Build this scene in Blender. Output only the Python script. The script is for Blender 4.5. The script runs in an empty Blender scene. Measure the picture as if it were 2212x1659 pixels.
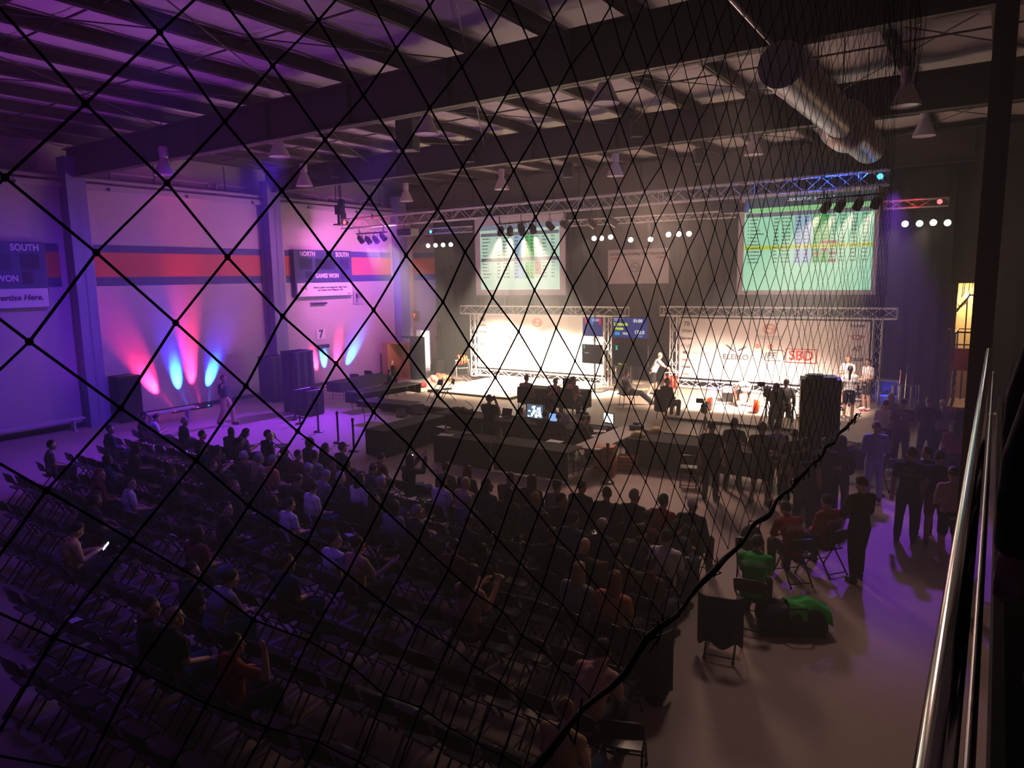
import bpy, bmesh, math, random
from mathutils import Vector, Matrix, Euler
random.seed(7)
PI = math.pi
SC = bpy.context.scene
COL = SC.collection

# ------------------------------------------------------------------ camera
cam = bpy.data.cameras.new('camera')
cam.sensor_width = 36.0
cam.lens = 1546.2 * 36.0 / 2212.0
cam.clip_start = 0.05
cam.clip_end = 200
camo = bpy.data.objects.new('camera', cam)
COL.objects.link(camo)
yaw, pitch, roll = math.radians(34.116), math.radians(8.434), math.radians(0.966)
camo.matrix_world = (Matrix.Translation((0, 0, 5.0)) @ Matrix.Rotation(yaw, 4, 'Z')
                     @ Matrix.Rotation(PI / 2 - pitch, 4, 'X') @ Matrix.Rotation(-roll, 4, 'Z'))
SC.camera = camo

# ------------------------------------------------------------------ exposure, world
SC.view_settings.view_transform = 'Standard'
SC.view_settings.look = 'None'
SC.view_settings.exposure = 0.0
SC.view_settings.gamma = 1.0
SC.view_settings.use_curve_mapping = False
SC.cycles.use_denoising = True
SC.cycles.use_adaptive_sampling = True
SC.cycles.adaptive_threshold = 0.05
SC.cycles.max_bounces = 4
SC.cycles.diffuse_bounces = 3
SC.cycles.glossy_bounces = 2
SC.cycles.transmission_bounces = 2
SC.cycles.volume_bounces = 0
SC.cycles.sample_clamp_indirect = 6.0
SC.cycles.caustics_reflective = False
SC.cycles.caustics_refractive = False
W = bpy.data.worlds.new('world')
SC.world = W
W.use_nodes = True
W.node_tree.nodes['Background'].inputs[0].default_value = (0.26, 0.15, 0.70, 1)
W.node_tree.nodes['Background'].inputs[1].default_value = 0.034

# ------------------------------------------------------------------ lights (stage fixtures are built further down, the fill spots have none)
def light(kind, name, loc, color, power, aim=None, size=0.1, angle=40, blend=0.4):
    d = bpy.data.lights.new(name, kind)
    d.color = color
    d.energy = power
    if kind in ('SPOT', 'POINT'):
        d.shadow_soft_size = size
    if kind == 'SPOT':
        d.spot_size = math.radians(angle)
        d.spot_blend = blend
    if kind == 'AREA':
        d.size = size
    o = bpy.data.objects.new(name, d)
    COL.objects.link(o)
    o.location = loc
    if aim is not None:
        o.rotation_euler = (Vector(aim) - Vector(loc)).to_track_quat('-Z', 'Y').to_euler()
    return o
WARM = (1.0, 0.80, 0.60)
PINKW = (1.0, 0.74, 0.62)
# each of these burns at the mouth of a can that is built further down (same place, same aim)
CANS_LEFT = [(p, (-18.6 + .7 * i, 23.8, 0.4)) for i, p in enumerate(((-23.32,22.8,6.78), (-22.87,22.8,6.73), (-22.42,22.8,6.73), (-21.98,22.8,6.83)))]
CANS_MID = [(p, (-19.2 + 1.7 * i, 25.6, 0.8)) for i, p in enumerate(((-15.84,22.8,6.77), (-15.42,22.8,6.75), (-14.87,22.8,6.74), (-14.41,22.8,6.78)))]
CANS_RIGHT = [(p, (-9.4 + 1.2 * i, 25.8, 0.5)) for i, p in enumerate(((-4.32,22.8,6.89), (-3.93,22.8,6.9), (-3.46,22.8,6.92), (-3.01,22.8,6.93)))]
CANS_BACK_L = [((-24.55 + .5 * i, 28.78, 6.72), (-14.0, 10, 4.2)) for i in range(4)]
def mouth_light(name, la, color, power, aim, angle, blend=0.7):
    d = (Vector(la[1]) - Vector(la[0])).normalized()
    return light('SPOT', name, Vector(la[0]) + d * 0.30, color, power, aim or la[1], 0.09, angle, blend)
for q in CANS_MID:
    mouth_light('wash_light', q, WARM, 30000, None, 46)
for q in CANS_RIGHT:
    mouth_light('wash_light', q, PINKW, 13000, None, 46)
for q in CANS_LEFT:
    mouth_light('wash_light', q, WARM, 4500, None, 40)
# cans on the back truss, turned towards the hall
for i in (0, 3):
    mouth_light('back_light', CANS_BACK_L[i], WARM, 160, (-18, 20.0, 0.5), 70)
for x in (-15.0, -11.4, -10.9):
    light('SPOT', 'back_light', (x, 28.2, 6.6), WARM, 170, (x + 0.5, 23.0, 0.5), 0.08, 70, 0.6)
for x in (-3.0, -2.1):
    light('SPOT', 'back_light', (x, 28.2, 6.5), WARM, 220, (x - 2.4, 22.6, 0.5), 0.08, 60, 0.6)
# coloured bars on the floor that graze the left wall
RED, CYAN, BLUE = (1.0, 0.025, 0.12), (0.03, 0.30, 1.0), (0.02, 0.03, 1.0)
def uplight(y0, lean, z1, c, e, ang):
    light('SPOT', 'wall_uplight', (-26.32, y0, 0.14), c, e, (-26.82, y0 + lean * (z1 - 0.14), z1), 0.03, ang, 0.95)
for y0, lean, z1, c, e in ((15.40, -.58, 1.25, RED, 5200), (15.93, -.06, 1.35, CYAN, 4600), (16.48, 0.0, 1.6, RED, 5200), (16.85, .45, 1.25, CYAN, 4600)):
    uplight(y0, lean, z1, c, e, 24)
uplight(15.93, -.06, 2.6, BLUE, 2600, 32)
uplight(16.48, 0.0, 3.6, RED, 5000, 24)
uplight(16.85, .40, 2.2, BLUE, 2000, 32)
uplight(15.40, -.50, 2.0, RED, 2200, 30)
for y0, lean, z1, c, e in ((23.1, -.25, 1.2, RED, 4200), (23.4, 0, 1.35, CYAN, 4600), (24.0, .2, 1.5, RED, 4200), (24.3, .75, 1.4, CYAN, 4600)):
    uplight(y0, lean, z1, c, e, 24)
uplight(24.3, .6, 2.4, BLUE, 1500, 34)
# coloured truss-end spots, then added fill spots without fixtures tinting hall and roof
light('SPOT', 'truss_colour_light', (-23.9, 22.85, 7.55), (1.0, 0.02, 0.10), 420, (-19.0, 23.0, 7.55), 0.06, 50, 0.8)
light('SPOT', 'truss_colour_light', (-3.2, 22.85, 7.7), (0.02, 0.10, 1.0), 900, (-8.0, 23.0, 7.7), 0.06, 50, 0.8)
light('SPOT', 'truss_colour_light', (-24.3, 28.6, 7.45), (0.02, 0.10, 1.0), 200, (-20.0, 28.8, 7.45), 0.06, 50, 0.8)
light('SPOT', 'truss_colour_light', (-1.9, 28.6, 7.3), (1.0, 0.02, 0.04), 260, (-6.0, 28.8, 7.35), 0.06, 50, 0.8)
light('SPOT', 'hall_fill_light', (-21.5, 23.2, 7.2), (1.0, 0.22, 0.90), 3500, (-27.0, 24.8, 5.0), 0.3, 90, 0.9)
light('SPOT', 'hall_fill_light', (-21.0, 22.6, 7.2), (0.85, 0.13, 0.85), 1100, (-27.0, 17.0, 5.0), 0.3, 80, 0.9)
light('SPOT', 'hall_fill_light', (-16.0, 12.9, 8.2), (0.11, 0.02, 1.0), 3800, (-24.0, 11.0, 1.5), 0.3, 84, 0.9)
light('SPOT', 'hall_fill_light', (-8.0, 4.9, 8.3), (0.16, 0.05, 1.0), 420, (-11.5, 6.8, 0.0), 0.3, 80, 0.9)  # added blue fill for the lower left audience, unseen source
light('SPOT', 'hall_fill_light', (-15.0, 6.5, 3.0), (0.55, 0.05, 1.0), 620, (-17.0, 10.0, 10.0), 0.4, 140, 0.9)
light('SPOT', 'hall_fill_light', (-23.5, 16.0, 2.6), (0.70, 0.06, 1.0), 420, (-20.0, 15.5, 10.0), 0.4, 140, 0.9)
light('SPOT', 'hall_fill_light', (-9.0, 16.0, 3.2), (1.0, 0.70, 0.70), 170, (-9.5, 16.2, 10.0), 0.4, 150, 0.9)
light('SPOT', 'hall_fill_light', (-9.5, 22.6, 7.1), (1.0, 0.60, 0.46), 1900, (-4.0, 10.0, 0.0), 1.0, 80, 0.9)
light('SPOT', 'hall_fill_light', (-4.0, 12.95, 8.3), (1.0, 0.66, 0.56), 400, (-1.7, 8.2, 0.0), 0.5, 52, 0.9)  # added warm fill for the aisle floor
light('SPOT', 'hall_fill_light', (-12.0, 12.95, 8.3), (0.13, 0.02, 1.0), 850, (-13.0, 7.5, 0.0), 0.5, 70, 0.9)  # added blue fill over the middle left crowd
light('SPOT', 'hall_fill_light', (-2.6, 22.6, 7.2), (0.30, 0.05, 1.0), 3200, (-1.2, 14.5, 0.0), 0.2, 30, 0.8)
light('SPOT', 'hall_fill_light', (-23.8, 22.9, 7.2), (0.10, 0.06, 1.0), 2200, (-26.4, 28.6, 4.6), 0.15, 34, 0.9)
light('SPOT', 'hall_fill_light', (-21.5, 22.6, 7.2), (0.26, 0.03, 1.0), 14000, (-20.3, 15.0, 0.0), 0.3, 50, 0.9)

# ------------------------------------------------------------------ helpers
_mats = {}
def mat(name, color, rough=0.6, metal=0.0, emit=None, estr=0.0, noise=0.0, nscale=8.0, spec=0.4, bump=0.0, coat=0.0):
    if name in _mats:
        return _mats[name]
    m = bpy.data.materials.new(name)
    m.use_nodes = True
    nt = m.node_tree
    b = nt.nodes['Principled BSDF']
    c = (color[0], color[1], color[2], 1)
    b.inputs['Base Color'].default_value = c
    b.inputs['Roughness'].default_value = rough
    b.inputs['Metallic'].default_value = metal
    b.inputs['Specular IOR Level'].default_value = spec
    if coat:
        b.inputs['Coat Weight'].default_value = coat
    if emit is not None:
        b.inputs['Emission Color'].default_value = (emit[0], emit[1], emit[2], 1)
        b.inputs['Emission Strength'].default_value = estr
    if noise or bump:
        tc = nt.nodes.new('ShaderNodeTexCoord')
        n = nt.nodes.new('ShaderNodeTexNoise')
        n.inputs['Scale'].default_value = nscale
        n.inputs['Detail'].default_value = 4
        nt.links.new(tc.outputs['Object'], n.inputs['Vector'])
        if noise:
            mr = nt.nodes.new('ShaderNodeMapRange')
            mr.inputs['To Min'].default_value = 1 - noise
            mr.inputs['To Max'].default_value = 1 + noise
            mx = nt.nodes.new('ShaderNodeMix')
            mx.data_type = 'RGBA'
            mx.blend_type = 'MULTIPLY'
            mx.inputs['Factor'].default_value = 1
            mx.inputs['A'].default_value = c
            nt.links.new(n.outputs['Fac'], mr.inputs['Value'])
            nt.links.new(mr.outputs['Result'], mx.inputs['B'])
            nt.links.new(mx.outputs['Result'], b.inputs['Base Color'])
        if bump:
            bp = nt.nodes.new('ShaderNodeBump')
            bp.inputs['Strength'].default_value = bump
            bp.inputs['Distance'].default_value = 0.02
            nt.links.new(n.outputs['Fac'], bp.inputs['Height'])
            nt.links.new(bp.outputs['Normal'], b.inputs['Normal'])
    _mats[name] = m
    return m

def brick_mat(name, color, scale, bw, bh, mortar=0.02, dark=0.82, axis='YZ', rough=0.7, bump=0.3):
    """painted masonry or jointed boards: joints at real size, in metres"""
    m = mat(name, color, rough)
    nt = m.node_tree
    b = nt.nodes['Principled BSDF']
    g = nt.nodes.new('ShaderNodeNewGeometry')
    sp = nt.nodes.new('ShaderNodeSeparateXYZ')
    cb = nt.nodes.new('ShaderNodeCombineXYZ')
    nt.links.new(g.outputs['Position'], sp.inputs[0])
    nt.links.new(sp.outputs[axis[0]], cb.inputs[0])
    nt.links.new(sp.outputs[axis[1]], cb.inputs[1])
    br = nt.nodes.new('ShaderNodeTexBrick')
    br.inputs['Scale'].default_value = scale
    br.inputs['Brick Width'].default_value = bw
    br.inputs['Row Height'].default_value = bh
    br.inputs['Mortar Size'].default_value = mortar
    br.inputs['Color1'].default_value = (*color, 1)
    br.inputs['Color2'].default_value = (color[0] * .96, color[1] * .96, color[2] * .96, 1)
    br.inputs['Mortar'].default_value = (color[0] * dark, color[1] * dark, color[2] * dark, 1)
    nt.links.new(cb.outputs[0], br.inputs['Vector'])
    nt.links.new(br.outputs['Color'], b.inputs['Base Color'])
    if bump:
        bp = nt.nodes.new('ShaderNodeBump')
        bp.inputs['Strength'].default_value = bump
        bp.inputs['Distance'].default_value = 0.01
        bp.invert = True
        nt.links.new(br.outputs['Fac'], bp.inputs['Height'])
        nt.links.new(bp.outputs['Normal'], b.inputs['Normal'])
    return m

class MB:
    def __init__(s):
        s.v = []
        s.f = []
    def add(s, vs, fs):
        o = len(s.v)
        s.v += [tuple(v) for v in vs]
        s.f += [tuple(i + o for i in f) for f in fs]
        return s
    def box(s, c, d, rz=0.0, rx=0.0, ry=0.0):
        R = Euler((rx, ry, rz)).to_matrix()
        c = Vector(c)
        vs = [c + R @ Vector((sx * d[0] / 2, sy * d[1] / 2, sz * d[2] / 2)) for sx in (-1, 1) for sy in (-1, 1) for sz in (-1, 1)]
        return s.add(vs, [(0, 1, 3, 2), (4, 6, 7, 5), (0, 4, 5, 1), (2, 3, 7, 6), (0, 2, 6, 4), (1, 5, 7, 3)])
    def bb(s, a, b):
        return s.box([(a[i] + b[i]) / 2 for i in range(3)], [abs(b[i] - a[i]) for i in range(3)])
    def tube(s, p0, p1, r0, r1=None, n=8, cap=True):
        r1 = r0 if r1 is None else r1
        p0, p1 = Vector(p0), Vector(p1)
        d = p1 - p0
        if d.length < 1e-6:
            return s
        d.normalize()
        a = d.orthogonal().normalized()
        b = d.cross(a)
        vs = []
        for p, r in ((p0, r0), (p1, r1)):
            vs += [p + (a * math.cos(2 * PI * i / n) + b * math.sin(2 * PI * i / n)) * r for i in range(n)]
        fs = [(i, (i + 1) % n, n + (i + 1) % n, n + i) for i in range(n)]
        if cap:
            fs += [tuple(range(n - 1, -1, -1)), tuple(range(n, 2 * n))]
        return s.add(vs, fs)
    def path(s, pts, r, n=8):
        """one continuous bent tube"""
        pts = [Vector(p) for p in pts]
        rings = []
        ref = None
        for i, p in enumerate(pts):
            d = (pts[min(i + 1, len(pts) - 1)] - pts[max(i - 1, 0)]).normalized()
            if ref is None:
                ref = d.orthogonal().normalized()
            ref = (ref - d * ref.dot(d)).normalized()
            b = d.cross(ref)
            rr = r[i] if isinstance(r, (list, tuple)) else r
            rings.append([p + (ref * math.cos(2 * PI * k / n) + b * math.sin(2 * PI * k / n)) * rr for k in range(n)])
        vs = [v for q in rings for v in q]
        fs = []
        for i in range(len(pts) - 1):
            fs += [(i * n + k, i * n + (k + 1) % n, (i + 1) * n + (k + 1) % n, (i + 1) * n + k) for k in range(n)]
        fs += [tuple(range(n - 1, -1, -1)), tuple(range((len(pts) - 1) * n, len(pts) * n))]
        return s.add(vs, fs)
    def lathe(s, prof, c=(0, 0, 0), n=20, M=None):
        """profile of (radius, height) turned round Z"""
        M = M or Matrix.Identity(3)
        c = Vector(c)
        vs = [c + M @ Vector((r * math.cos(2 * PI * k / n), r * math.sin(2 * PI * k / n), z)) for r, z in prof for k in range(n)]
        fs = []
        for i in range(len(prof) - 1):
            fs += [(i * n + k, i * n + (k + 1) % n, (i + 1) * n + (k + 1) % n, (i + 1) * n + k) for k in range(n)]
        fs += [tuple(range(n - 1, -1, -1)), tuple(range((len(prof) - 1) * n, len(prof) * n))]
        return s.add(vs, fs)
    def ball(s, c, r, n=12, m=8, R=None):
        r = (r, r, r) if not isinstance(r, (tuple, list)) else r
        R = R or Matrix.Identity(3)
        c = Vector(c)
        vs = [c + R @ Vector((0, 0, r[2]))]
        for i in range(1, m):
            t = PI * i / m
            vs += [c + R @ Vector((r[0] * math.sin(t) * math.cos(2 * PI * k / n), r[1] * math.sin(t) * math.sin(2 * PI * k / n), r[2] * math.cos(t))) for k in range(n)]
        vs.append(c + R @ Vector((0, 0, -r[2])))
        fs = [(0, 1 + k, 1 + (k + 1) % n) for k in range(n)]
        for i in range(m - 2):
            fs += [(1 + i * n + k, 1 + (i + 1) * n + k, 1 + (i + 1) * n + (k + 1) % n, 1 + i * n + (k + 1) % n) for k in range(n)]
        L = 1 + (m - 1) * n
        fs += [(L, 1 + (m - 2) * n + (k + 1) % n, 1 + (m - 2) * n + k) for k in range(n)]
        return s.add(vs, fs)
    def cap(s, p0, p1, r0, r1=None, n=10):
        """tapered capsule"""
        r1 = r0 if r1 is None else r1
        s.tube(p0, p1, r0, r1, n)
        s.ball(p0, r0, n, 6)
        return s.ball(p1, r1, n, 6)
    def prism(s, pts, z0, z1, M=None):
        """outline in XY raised from z0 to z1"""
        n = len(pts)
        vs = [Vector((x, y, z0)) for x, y in pts] + [Vector((x, y, z1)) for x, y in pts]
        if M:
            vs = [M @ v for v in vs]
        fs = [tuple(range(n - 1, -1, -1)), tuple(range(n, 2 * n))] + [(i, (i + 1) % n, n + (i + 1) % n, n + i) for i in range(n)]
        return s.add(vs, fs)
    def sheet(s, fn, nu, nv, th=0.0, nrm=None):
        """surface fn(u,v), given thickness th"""
        P = [[Vector(fn(i / nu, j / nv)) for j in range(nv + 1)] for i in range(nu + 1)]
        vs = [p for r in P for p in r]
        w = nv + 1
        fs = [(i * w + j, (i + 1) * w + j, (i + 1) * w + j + 1, i * w + j + 1) for i in range(nu) for j in range(nv)]
        if th:
            o = len(vs)
            back = []
            for i in range(nu + 1):
                for j in range(nv + 1):
                    du = P[min(i + 1, nu)][j] - P[max(i - 1, 0)][j]
                    dv = P[i][min(j + 1, nv)] - P[i][max(j - 1, 0)]
                    nn = du.cross(dv)
                    nn = nn.normalized() if nn.length > 1e-9 else Vector((0, 0, 1))
                    back.append(P[i][j] - nn * th)
            vs += back
            fs += [tuple(o + k for k in reversed(f)) for f in fs]
            ring = [i * w for i in range(nu + 1)] + [nu * w + j for j in range(1, w)] + [i * w + nv for i in range(nu - 1, -1, -1)] + [j for j in range(nv - 1, 0, -1)]
            L = len(ring)
            fs += [(ring[(k + 1) % L], ring[k], o + ring[k], o + ring[(k + 1) % L]) for k in range(L)]
        return s.add(vs, fs)
    def mesh(s, name, m=None, smooth=False):
        me = bpy.data.meshes.new(name)
        me.from_pydata(s.v, [], s.f)
        if m is not None:
            me.materials.append(m)
        if smooth:
            me.polygons.foreach_set('use_smooth', [True] * len(me.polygons))
            me.set_sharp_from_angle(angle=math.radians(42))
        me.update()
        return me
    def build(s, name, m, parent=None, smooth=False, loc=None, rz=0.0):
        o = bpy.data.objects.new(name, s.mesh(name, m, smooth))
        COL.objects.link(o)
        if parent is not None:
            o.parent = parent
        if loc is not None:
            o.location = loc
        if rz:
            o.rotation_euler.z = rz
        return o

def tag(o, label=None, cat=None, group=None, kind=None):
    if label:
        o['label'] = label
    if cat:
        o['category'] = cat
    if group:
        o['group'] = group
    if kind:
        o['kind'] = kind
    return o
def thing(name, label, cat, loc=(0, 0, 0), rz=0.0, group=None):
    o = bpy.data.objects.new(name, None)
    o.empty_display_size = 0.2
    COL.objects.link(o)
    o.location = loc
    o.rotation_euler.z = rz
    return tag(o, label, cat, group)
def put(name, me, parent, m=None, loc=None, rot=None):
    """an object over a shared mesh, with a material of its own"""
    o = bpy.data.objects.new(name, me)
    COL.objects.link(o)
    o.parent = parent
    if m is not None:
        if not me.materials:
            me.materials.append(m)
        o.material_slots[0].link = 'OBJECT'
        o.material_slots[0].material = m
    if loc is not None:
        o.location = loc
    if rot is not None:
        o.rotation_euler = rot
    return o
def dup(root, loc, rz=None, label=None, group=None):
    r = root.copy()
    COL.objects.link(r)
    r.location = loc
    if rz is not None:
        r.rotation_euler.z = rz
    if label:
        r['label'] = label
    if group:
        r['group'] = group
    for ch in list(root.children):
        c = ch.copy()
        COL.objects.link(c)
        c.parent = r
        for g in ch.children:
            d = g.copy()
            COL.objects.link(d)
            d.parent = c
    return r
def struct(name, mb, m, smooth=False, label=None):
    o = mb.build(name, m, None, smooth)
    return tag(o, label, None, None, 'structure')
def text(body, name, parent, loc, rot, size, m, align='CENTER', ext=0.003, bold=0.0, sx=1.0, spacing=1.0, line=1.0, shear=0.0):
    c = bpy.data.curves.new(name, 'FONT')
    c.body = body
    c.size = size
    c.align_x = align
    c.align_y = 'CENTER'
    c.extrude = ext
    c.offset = bold
    c.space_character = spacing
    c.space_line = line
    c.shear = shear
    c.resolution_u = 3
    c.materials.append(m)
    tmp = bpy.data.objects.new(name, c)
    me = bpy.data.meshes.new_from_object(tmp)
    bpy.data.objects.remove(tmp)
    bpy.data.curves.remove(c)
    me.name = name
    if not me.materials:
        me.materials.append(m)
    o = bpy.data.objects.new(name, me)
    COL.objects.link(o)
    o.parent = parent
    o.location = loc
    o.rotation_euler = rot
    o.scale.x = sx
    return o
WALLX = (PI / 2, 0, PI / 2)      # lettering that faces +X
FACE = (PI / 2, 0, 0)            # lettering that faces -Y
ORD = ['first', 'second', 'third', 'fourth', 'fifth', 'sixth', 'seventh', 'eighth', 'ninth', 'tenth', 'eleventh', 'twelfth', 'thirteenth',
       'fourteenth', 'fifteenth', 'sixteenth', 'seventeenth', 'eighteenth', 'nineteenth', 'twentieth', 'twenty-first', 'twenty-second',
       'twenty-third', 'twenty-fourth', 'twenty-fifth', 'twenty-sixth', 'twenty-seventh', 'twenty-eighth', 'twenty-ninth', 'thirtieth',
       'thirty-first', 'thirty-second', 'thirty-third', 'thirty-fourth', 'thirty-fifth', 'thirty-sixth', 'thirty-seventh', 'thirty-eighth', 'thirty-ninth', 'fortieth']

BLACK = mat('black_plastic', (0.012, 0.012, 0.013), 0.45)
BLKM = mat('black_metal', (0.014, 0.014, 0.015), 0.35, 0.0)
BLKC = mat('black_cloth', (0.012, 0.011, 0.012), 0.9, noise=0.3, nscale=3)
ALU = mat('aluminium_truss', (0.84, 0.83, 0.82), 0.45, 0.1)
STEEL = mat('brown_steel', (0.05, 0.035, 0.035), 0.6)
WHITE = mat('white_paint', (0.8, 0.8, 0.78), 0.5)
CHROME = mat('chrome', (0.8, 0.8, 0.8), 0.12, 1.0)
NAVY = mat('navy_paint', (0.03, 0.04, 0.17), 0.6)
ORANGE = mat('orange_paint', (0.62, 0.13, 0.05), 0.6)
INK = mat('dark_ink', (0.02, 0.02, 0.022), 0.6)
PAPER = mat('white_paper', (0.75, 0.74, 0.72), 0.7)

# ------------------------------------------------------------------ the room
FLOORM = mat('beige_floor_sheet', (0.40, 0.31, 0.27), 0.62, noise=0.10, nscale=1.3, bump=0.10)
struct('floor', MB().bb((-30, -4, -0.12), (4, 36, 0)), FLOORM)
BLOCK = brick_mat('painted_block', (0.56, 0.50, 0.50), 1.0, 0.40, 0.20, 0.012, 0.90, 'YZ')
struct('wall_left', MB().bb((-27.2, -4, 0), (-26.8, 30.4, 8.42)), BLOCK)
BACKW = brick_mat('tan_block', (0.42, 0.36, 0.28), 1.0, 0.40, 0.20, 0.012, 0.92, 'XZ')
b = MB()
DX0, DX1 = -26.62, -25.72     # doorway in the back wall
b.bb((-26.8, 30.0, 0), (DX0, 30.3, 8.4)).bb((DX1, 30.0, 0), (-1.2, 30.3, 8.4)).bb((DX0, 30.0, 2.2), (DX1, 30.3, 8.4))
struct('wall_back', b, BACKW)
struct('wall_back_upper', MB().bb((-27.2, 30.0, 8.4), (4, 30.3, 10.4)), mat('maroon_sheet', (0.10, 0.045, 0.045), 0.7, noise=0.15, nscale=2))
struct('wall_right', MB().bb((3.8, -4, 0), (4.0, 36, 10.4)), BACKW)
struct('baseboard_left', MB().bb((-26.8, -4, 0), (-26.76, 30.0, 0.16)), mat('dark_baseboard', (0.03, 0.025, 0.035), 0.5))
struct('baseboard_back', MB().bb((DX1, 29.96, 0), (-24.6, 30.0, 0.35)), mat('blue_baseboard', (0.03, 0.04, 0.10), 0.5))
# upper metal wall above the blocks, ledge and pipe
struct('wall_left_upper', MB().bb((-27.6, -4, 8.4), (-27.4, 30.4, 10.4)), mat('upper_wall_sheet', (0.30, 0.26, 0.28), 0.6))
struct('trim_1', MB().bb((-27.4, -4, 8.38), (-26.62, 30.0, 8.50)).bb((-26.70, -4, 8.30), (-26.62, 30.0, 8.44)), mat('ledge_paint', (0.42, 0.38, 0.42), 0.5))
struct('trim_2', MB().tube((-26.72, -4, 8.66), (-26.72, 30, 8.66), 0.07, n=10), mat('pipe_paint', (0.32, 0.28, 0.32), 0.4))
b = MB()
for y in range(0, 30, 3):
    b.tube((-26.72, y + 0.6, 8.7), (-26.72, y + 0.6, 9.7), 0.025, n=6).box((-26.6, y + 1.8, 8.36), (0.05, 0.08, 0.10))
struct('trim_3', b, BLKM)
b = MB()
for y in (14.3, 16.6, 18.6, 22.4, 24.6, 26.8):
    for a, c in (((y, 8.62), (y + 1.7, 8.68)), ((y, 9.02), (y + 1.7, 9.08)), ((y, 8.62), (y + .06, 9.08)), ((y + 1.64, 8.62), (y + 1.7, 9.08))):
        b.bb((-27.4, a[0], a[1]), (-27.34, c[0], c[1]))
struct('trim_4', b, mat('light_frame_paint', (0.6, 0.56, 0.6), 0.5))

# painted stripes on the left wall (paint on the block) and on the back wall
def stripe(y0, y1, nm):
    b = MB()
    struct('trim_stripe_' + nm, MB().bb((-26.805, y0, 6.15), (-26.794, y1, 6.42)).bb((-26.805, y0, 4.95), (-26.794, y1, 5.27)), NAVY)
    struct('trim_band_' + nm, MB().bb((-26.805, y0, 5.27), (-26.794, y1, 6.15)), ORANGE)
stripe(4.0, 12.0, 'a')
stripe(13.15, 20.2, 'b')
stripe(21.45, 28.3, 'c')
struct('trim_stripe_back', MB().bb((-26.7, 29.994, 6.15), (-24.4, 30.003, 6.42)).bb((-26.7, 29.994, 4.95), (-24.4, 30.003, 5.27)), NAVY)
struct('trim_band_back', MB().bb((-26.7, 29.994, 5.27), (-24.4, 30.003, 6.15)), ORANGE)

# steel columns against the left wall, painted blue-grey
COLM = mat('column_paint', (0.20, 0.17, 0.42), 0.5)
for y in (4.3, 12.55, 20.65, 28.75):
    b = MB()
    b.bb((-26.8, y - 0.32, 0), (-26.72, y + 0.32, 9.3)).bb((-26.36, y - 0.32, 0), (-26.28, y + 0.32, 9.3)).bb((-26.8, y - 0.03, 0), (-26.28, y + 0.03, 9.3))
    b.bb((-26.8, y - 0.30, 0), (-26.30, y - 0.26, 9.3))
    o = struct('column', b, COLM)

# ------------------------------------------------------------------ roof: frames, purlins, deck
DECK = mat('white_roof_lining', (0.62, 0.58, 0.58), 0.55, noise=0.12, nscale=0.8, bump=0.35)
b = MB()
def deck(u, v):
    x = -27.6 + u * 32
    y = -4 + v * 34.5
    return (x, y, 10.02 - 0.05 * abs(math.sin(PI * (x + 21.7 - 0.9) / 1.83)) ** 2 - 0.03 * math.sin(y * 2.3 + x) ** 2)
b.sheet(deck, 210, 70, -0.06)
struct('ceiling', b, DECK, True)
def beam(y, z0, z1, knee=True, w=0.30):
    b = MB()
    b.bb((-26.8, y - w / 2, z0), (4, y + w / 2, z0 + 0.035)).bb((-26.8, y - w / 2, z1 - 0.035), (4, y + w / 2, z1))
    b.bb((-26.8, y - 0.02, z0), (4, y + 0.02, z1))
    for x in range(-25, 4, 3):
        b.bb((x, y - w / 2 + .01, z0), (x + 0.015, y + w / 2 - .01, z1))
    if knee:
        b.prism([(-26.7, z0 - 0.75), (-25.2, z0), (-26.7, z0)], -0.02, 0.02, Matrix(((1, 0, 0, 0), (0, 0, -1, y), (0, 1, 0, 0), (0, 0, 0, 1))))
    return struct('roof_beam', b, STEEL)
for y, z0, z1 in ((4.4, 8.60, 9.62), (12.6, 8.62, 9.60), (20.7, 8.82, 9.74), (29.3, 8.62, 9.75)):
    beam(y, z0, z1, False)
k = 0
for i in range(17):
    x = -26.0 + 1.83 * i
    for y0, y1 in ((-4, 4.4), (4.4, 12.6), (12.6, 20.7), (20.7, 30)):
        z = 9.66
        b = MB().bb((x - 0.02, y0, z), (x + 0.02, y1, z + 0.28)).bb((x - 0.08, y0, z), (x + 0.06, y1, z + 0.03)).bb((x - 0.06, y0, z + 0.25), (x + 0.08, y1, z + 0.28))
        struct('roof_purlin', b, STEEL)
b = MB()
for y in (1.7, 7.0, 9.8, 15.3, 18.0, 23.4, 26.3):
    b.tube((-26.6, y, 9.80), (3.8, y, 9.80), 0.022, n=6)
for y0, y1 in ((4.4, 12.6), (12.6, 20.7), (20.7, 29.3)):
    for x in (-26, -20.5, -15, -9.5, -4):
        b.tube((x, y0, 9.5), (x + 5.5, y1, 9.5), 0.014, n=5).tube((x + 5.5, y0, 9.46), (x, y1, 9.46), 0.014, n=5)
struct('trim_roof_bracing', b, STEEL)

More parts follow.
